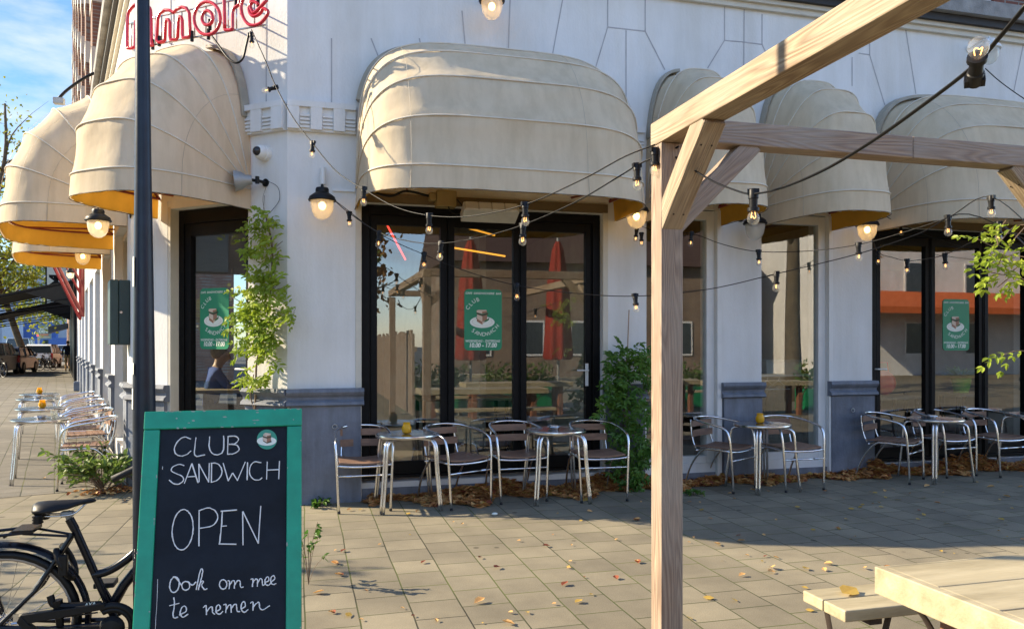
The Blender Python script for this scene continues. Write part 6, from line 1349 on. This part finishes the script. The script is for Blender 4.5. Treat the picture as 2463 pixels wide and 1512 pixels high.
house('low brown brick house with a tiled roof across the square', 6.5, 22, -27, 5.4, brickmat('tan_brick', (.32, .21, .14), (.26, .17, .11), (.3, .28, .25)), flat('dark_tiles', (.07, .04, .03), .8), 6, 1)
house('tall white plastered block across the square', 24, 46, -24, 11, STUCCO, None, 6, 3)
t = thing('facing_house', 'brown brick terrace across the street to the left, mirrored in the corner door', 'building', (0, 0, 0)); MB().box((-40, -26, 0), (-27, 3.5, 8.5)).build('wall', brickmat('brown_brick', (.24, .15, .10), (.18, .11, .08), (.26, .23, .2), rot=R(90)), t)
for k in range(6): MB().box((-26.99, -24 + k*4.5, 1), (-26.9, -22.2 + k*4.5, 3.2)).box((-26.99, -24 + k*4.5, 4.6), (-26.9, -22.2 + k*4.5, 6.8)).build('window', flat('dark_pane3', (.05, .06, .07), .1), t)
house('white plastered block across the square on the left', -46, -22, -30, 7, STUCCO, None, 5, 2)
UMB = flat('red_parasol_cloth', (.27, .03, .02), .9, trans=.1)
for x, y, lab in ((3.6, -8.9, 'left closed red parasol behind the viewer, mirrored in the wide door'), (5.6, -8.7, 'right closed red parasol behind the viewer, mirrored in the wide door')):
    t = thing('closed_parasol', lab, 'parasol', (x, y, 0), 0, 'closed red parasols'); k = MB(); pr = [(.05, 3.9), (.12, 3.7), (.22, 2.9), (.26, 2.0), (.30, 1.25), (.26, 1.2)]; vs = []; sg_ = 32
    for r_, z in pr:
        for i in range(sg_): vs.append((r_*(1 + .22*(i % 4 == 0) - .12*(i % 4 == 2))*cos(2*pi*i/sg_), r_*(1 + .22*(i % 4 == 0) - .12*(i % 4 == 2))*sin(2*pi*i/sg_), z))
    k.add(vs, [(i*sg_+j, i*sg_+(j+1) % sg_, (i+1)*sg_+(j+1) % sg_, (i+1)*sg_+j) for i in range(len(pr)-1) for j in range(sg_)]).build('canopy', UMB, t, smooth=True)
    MB().tube([(0, 0, 0), (0, 0, 4)], .03, 10).build('pole', ZINC, t); MB().box((-.35, -.35, 0), (.35, .35, .08)).build('base', STONE, t, bevel=.02)
t = thing('slat_fence', 'fence of upright weathered timber slats along the terrace, mirrored in the wide door', 'fence', (0, 0, 0)); mb = MB()
for i in range(46): mb.box((2.2, -8.4 - i*.26, .05), (2.25, -8.22 - i*.26, 1.75 + .12*random.random()))
mb.build('slats', PINEG, t); MB().box((2.255, -20.3, .5), (2.30, -8.2, .6)).box((2.255, -20.3, 1.4), (2.30, -8.2, 1.5)).build('rail', PINEG, t)
for x, y, rz, lab in ((3.2, -6.3, .0, 'cream picnic table farther back on the terrace, mirrored in the wide door'),): 
    o_ = dup(pt_, (x, y - 1.2, 0), rz, lab)
for x, y, lab in ((1.2, -20, 'orange leaved tree across the square'), (13.0, -10.5, 'large plane tree on the square behind the viewer'),):
    tree(lab, V((x, y, 0)), 7 if x < 5 else 11, 2.2 if x < 5 else 3, (BARK, ORL, AUT2), 900, .25, (0, 0), .3)
HEDGE = M('hedge_leaf', (.10, .18, .03), .6, var=.4, sc=3, bump=0, trans=.3)
for x, y, w_, lab in ((3.0, -10.2, 1.5, 'left planter of green plants behind the viewer, mirrored in the wide door'), (5.2, -10.6, 1.8, 'middle planter of green plants behind the viewer, mirrored in the wide door'), (9.5, -9.5, 1.6, 'planter of green plants behind the viewer, mirrored in the right-hand door'), (12.0, -8.0, 1.2, 'small planter of green plants behind the viewer, mirrored in the right-hand door')):
    t = thing('planter', lab, 'planter', (x, y, 0)); MB().box((-w_/2, -.2, 0), (w_/2, .2, .5)).build('trough', flat('green_trough', (.01, .22, .08), .5), t, bevel=.01); k = MB()
    for _ in range(420): leaf(k, V((random.uniform(-w_/2, w_/2), random.gauss(0, .16), random.triangular(.5, 1.15, .6))), rv(), UP + rv(.6), .13, .06)
    k.build('foliage', HEDGE, t, flip=False)
for x, y, lab in ((6.3, -7.6, 'cream picnic table behind the viewer, mirrored in the narrow windows'), (8.4, -6.6, 'cream picnic table behind the viewer, mirrored in the right-hand door'), (3.4, -12.0, 'far cream picnic table behind the viewer')): dup(pt_, (x, y, 0), 0, lab)
for x, y, lab in ((2.6, -8.0, 'cream bench behind the viewer, mirrored in the wide door'), (4.6, -9.6, 'second cream bench behind the viewer, mirrored in the wide door'), (7.6, -8.6, 'cream bench behind the viewer, mirrored in the narrow windows')): dup(bn, (x, y, 0), 0, lab)
t = thing('orange_awning', 'long orange awning on the block across the square', 'awning', (0, 0, 0)); MB().add([(24, -24, 4.2), (46, -24, 4.2), (46, -21.5, 3.3), (24, -21.5, 3.3), (24, -24, 4.1), (46, -24, 4.1), (46, -21.5, 3.0), (24, -21.5, 3.0)], [(0,1,2,3),(4,7,6,5),(0,4,5,1),(1,5,6,2),(2,6,7,3),(3,7,4,0)]).build('canvas', flat('orange_cloth', (.6, .13, .03), .9), t)
# off to the left, the street trees that dapple the light
tree('young street tree left of the photo whose thin crown dapples the paving', V((-6.6, .15, 0)), 3.5, .9, (BARK, AUT1, AUT2), 700, .06, (0, 0), .12, .62)
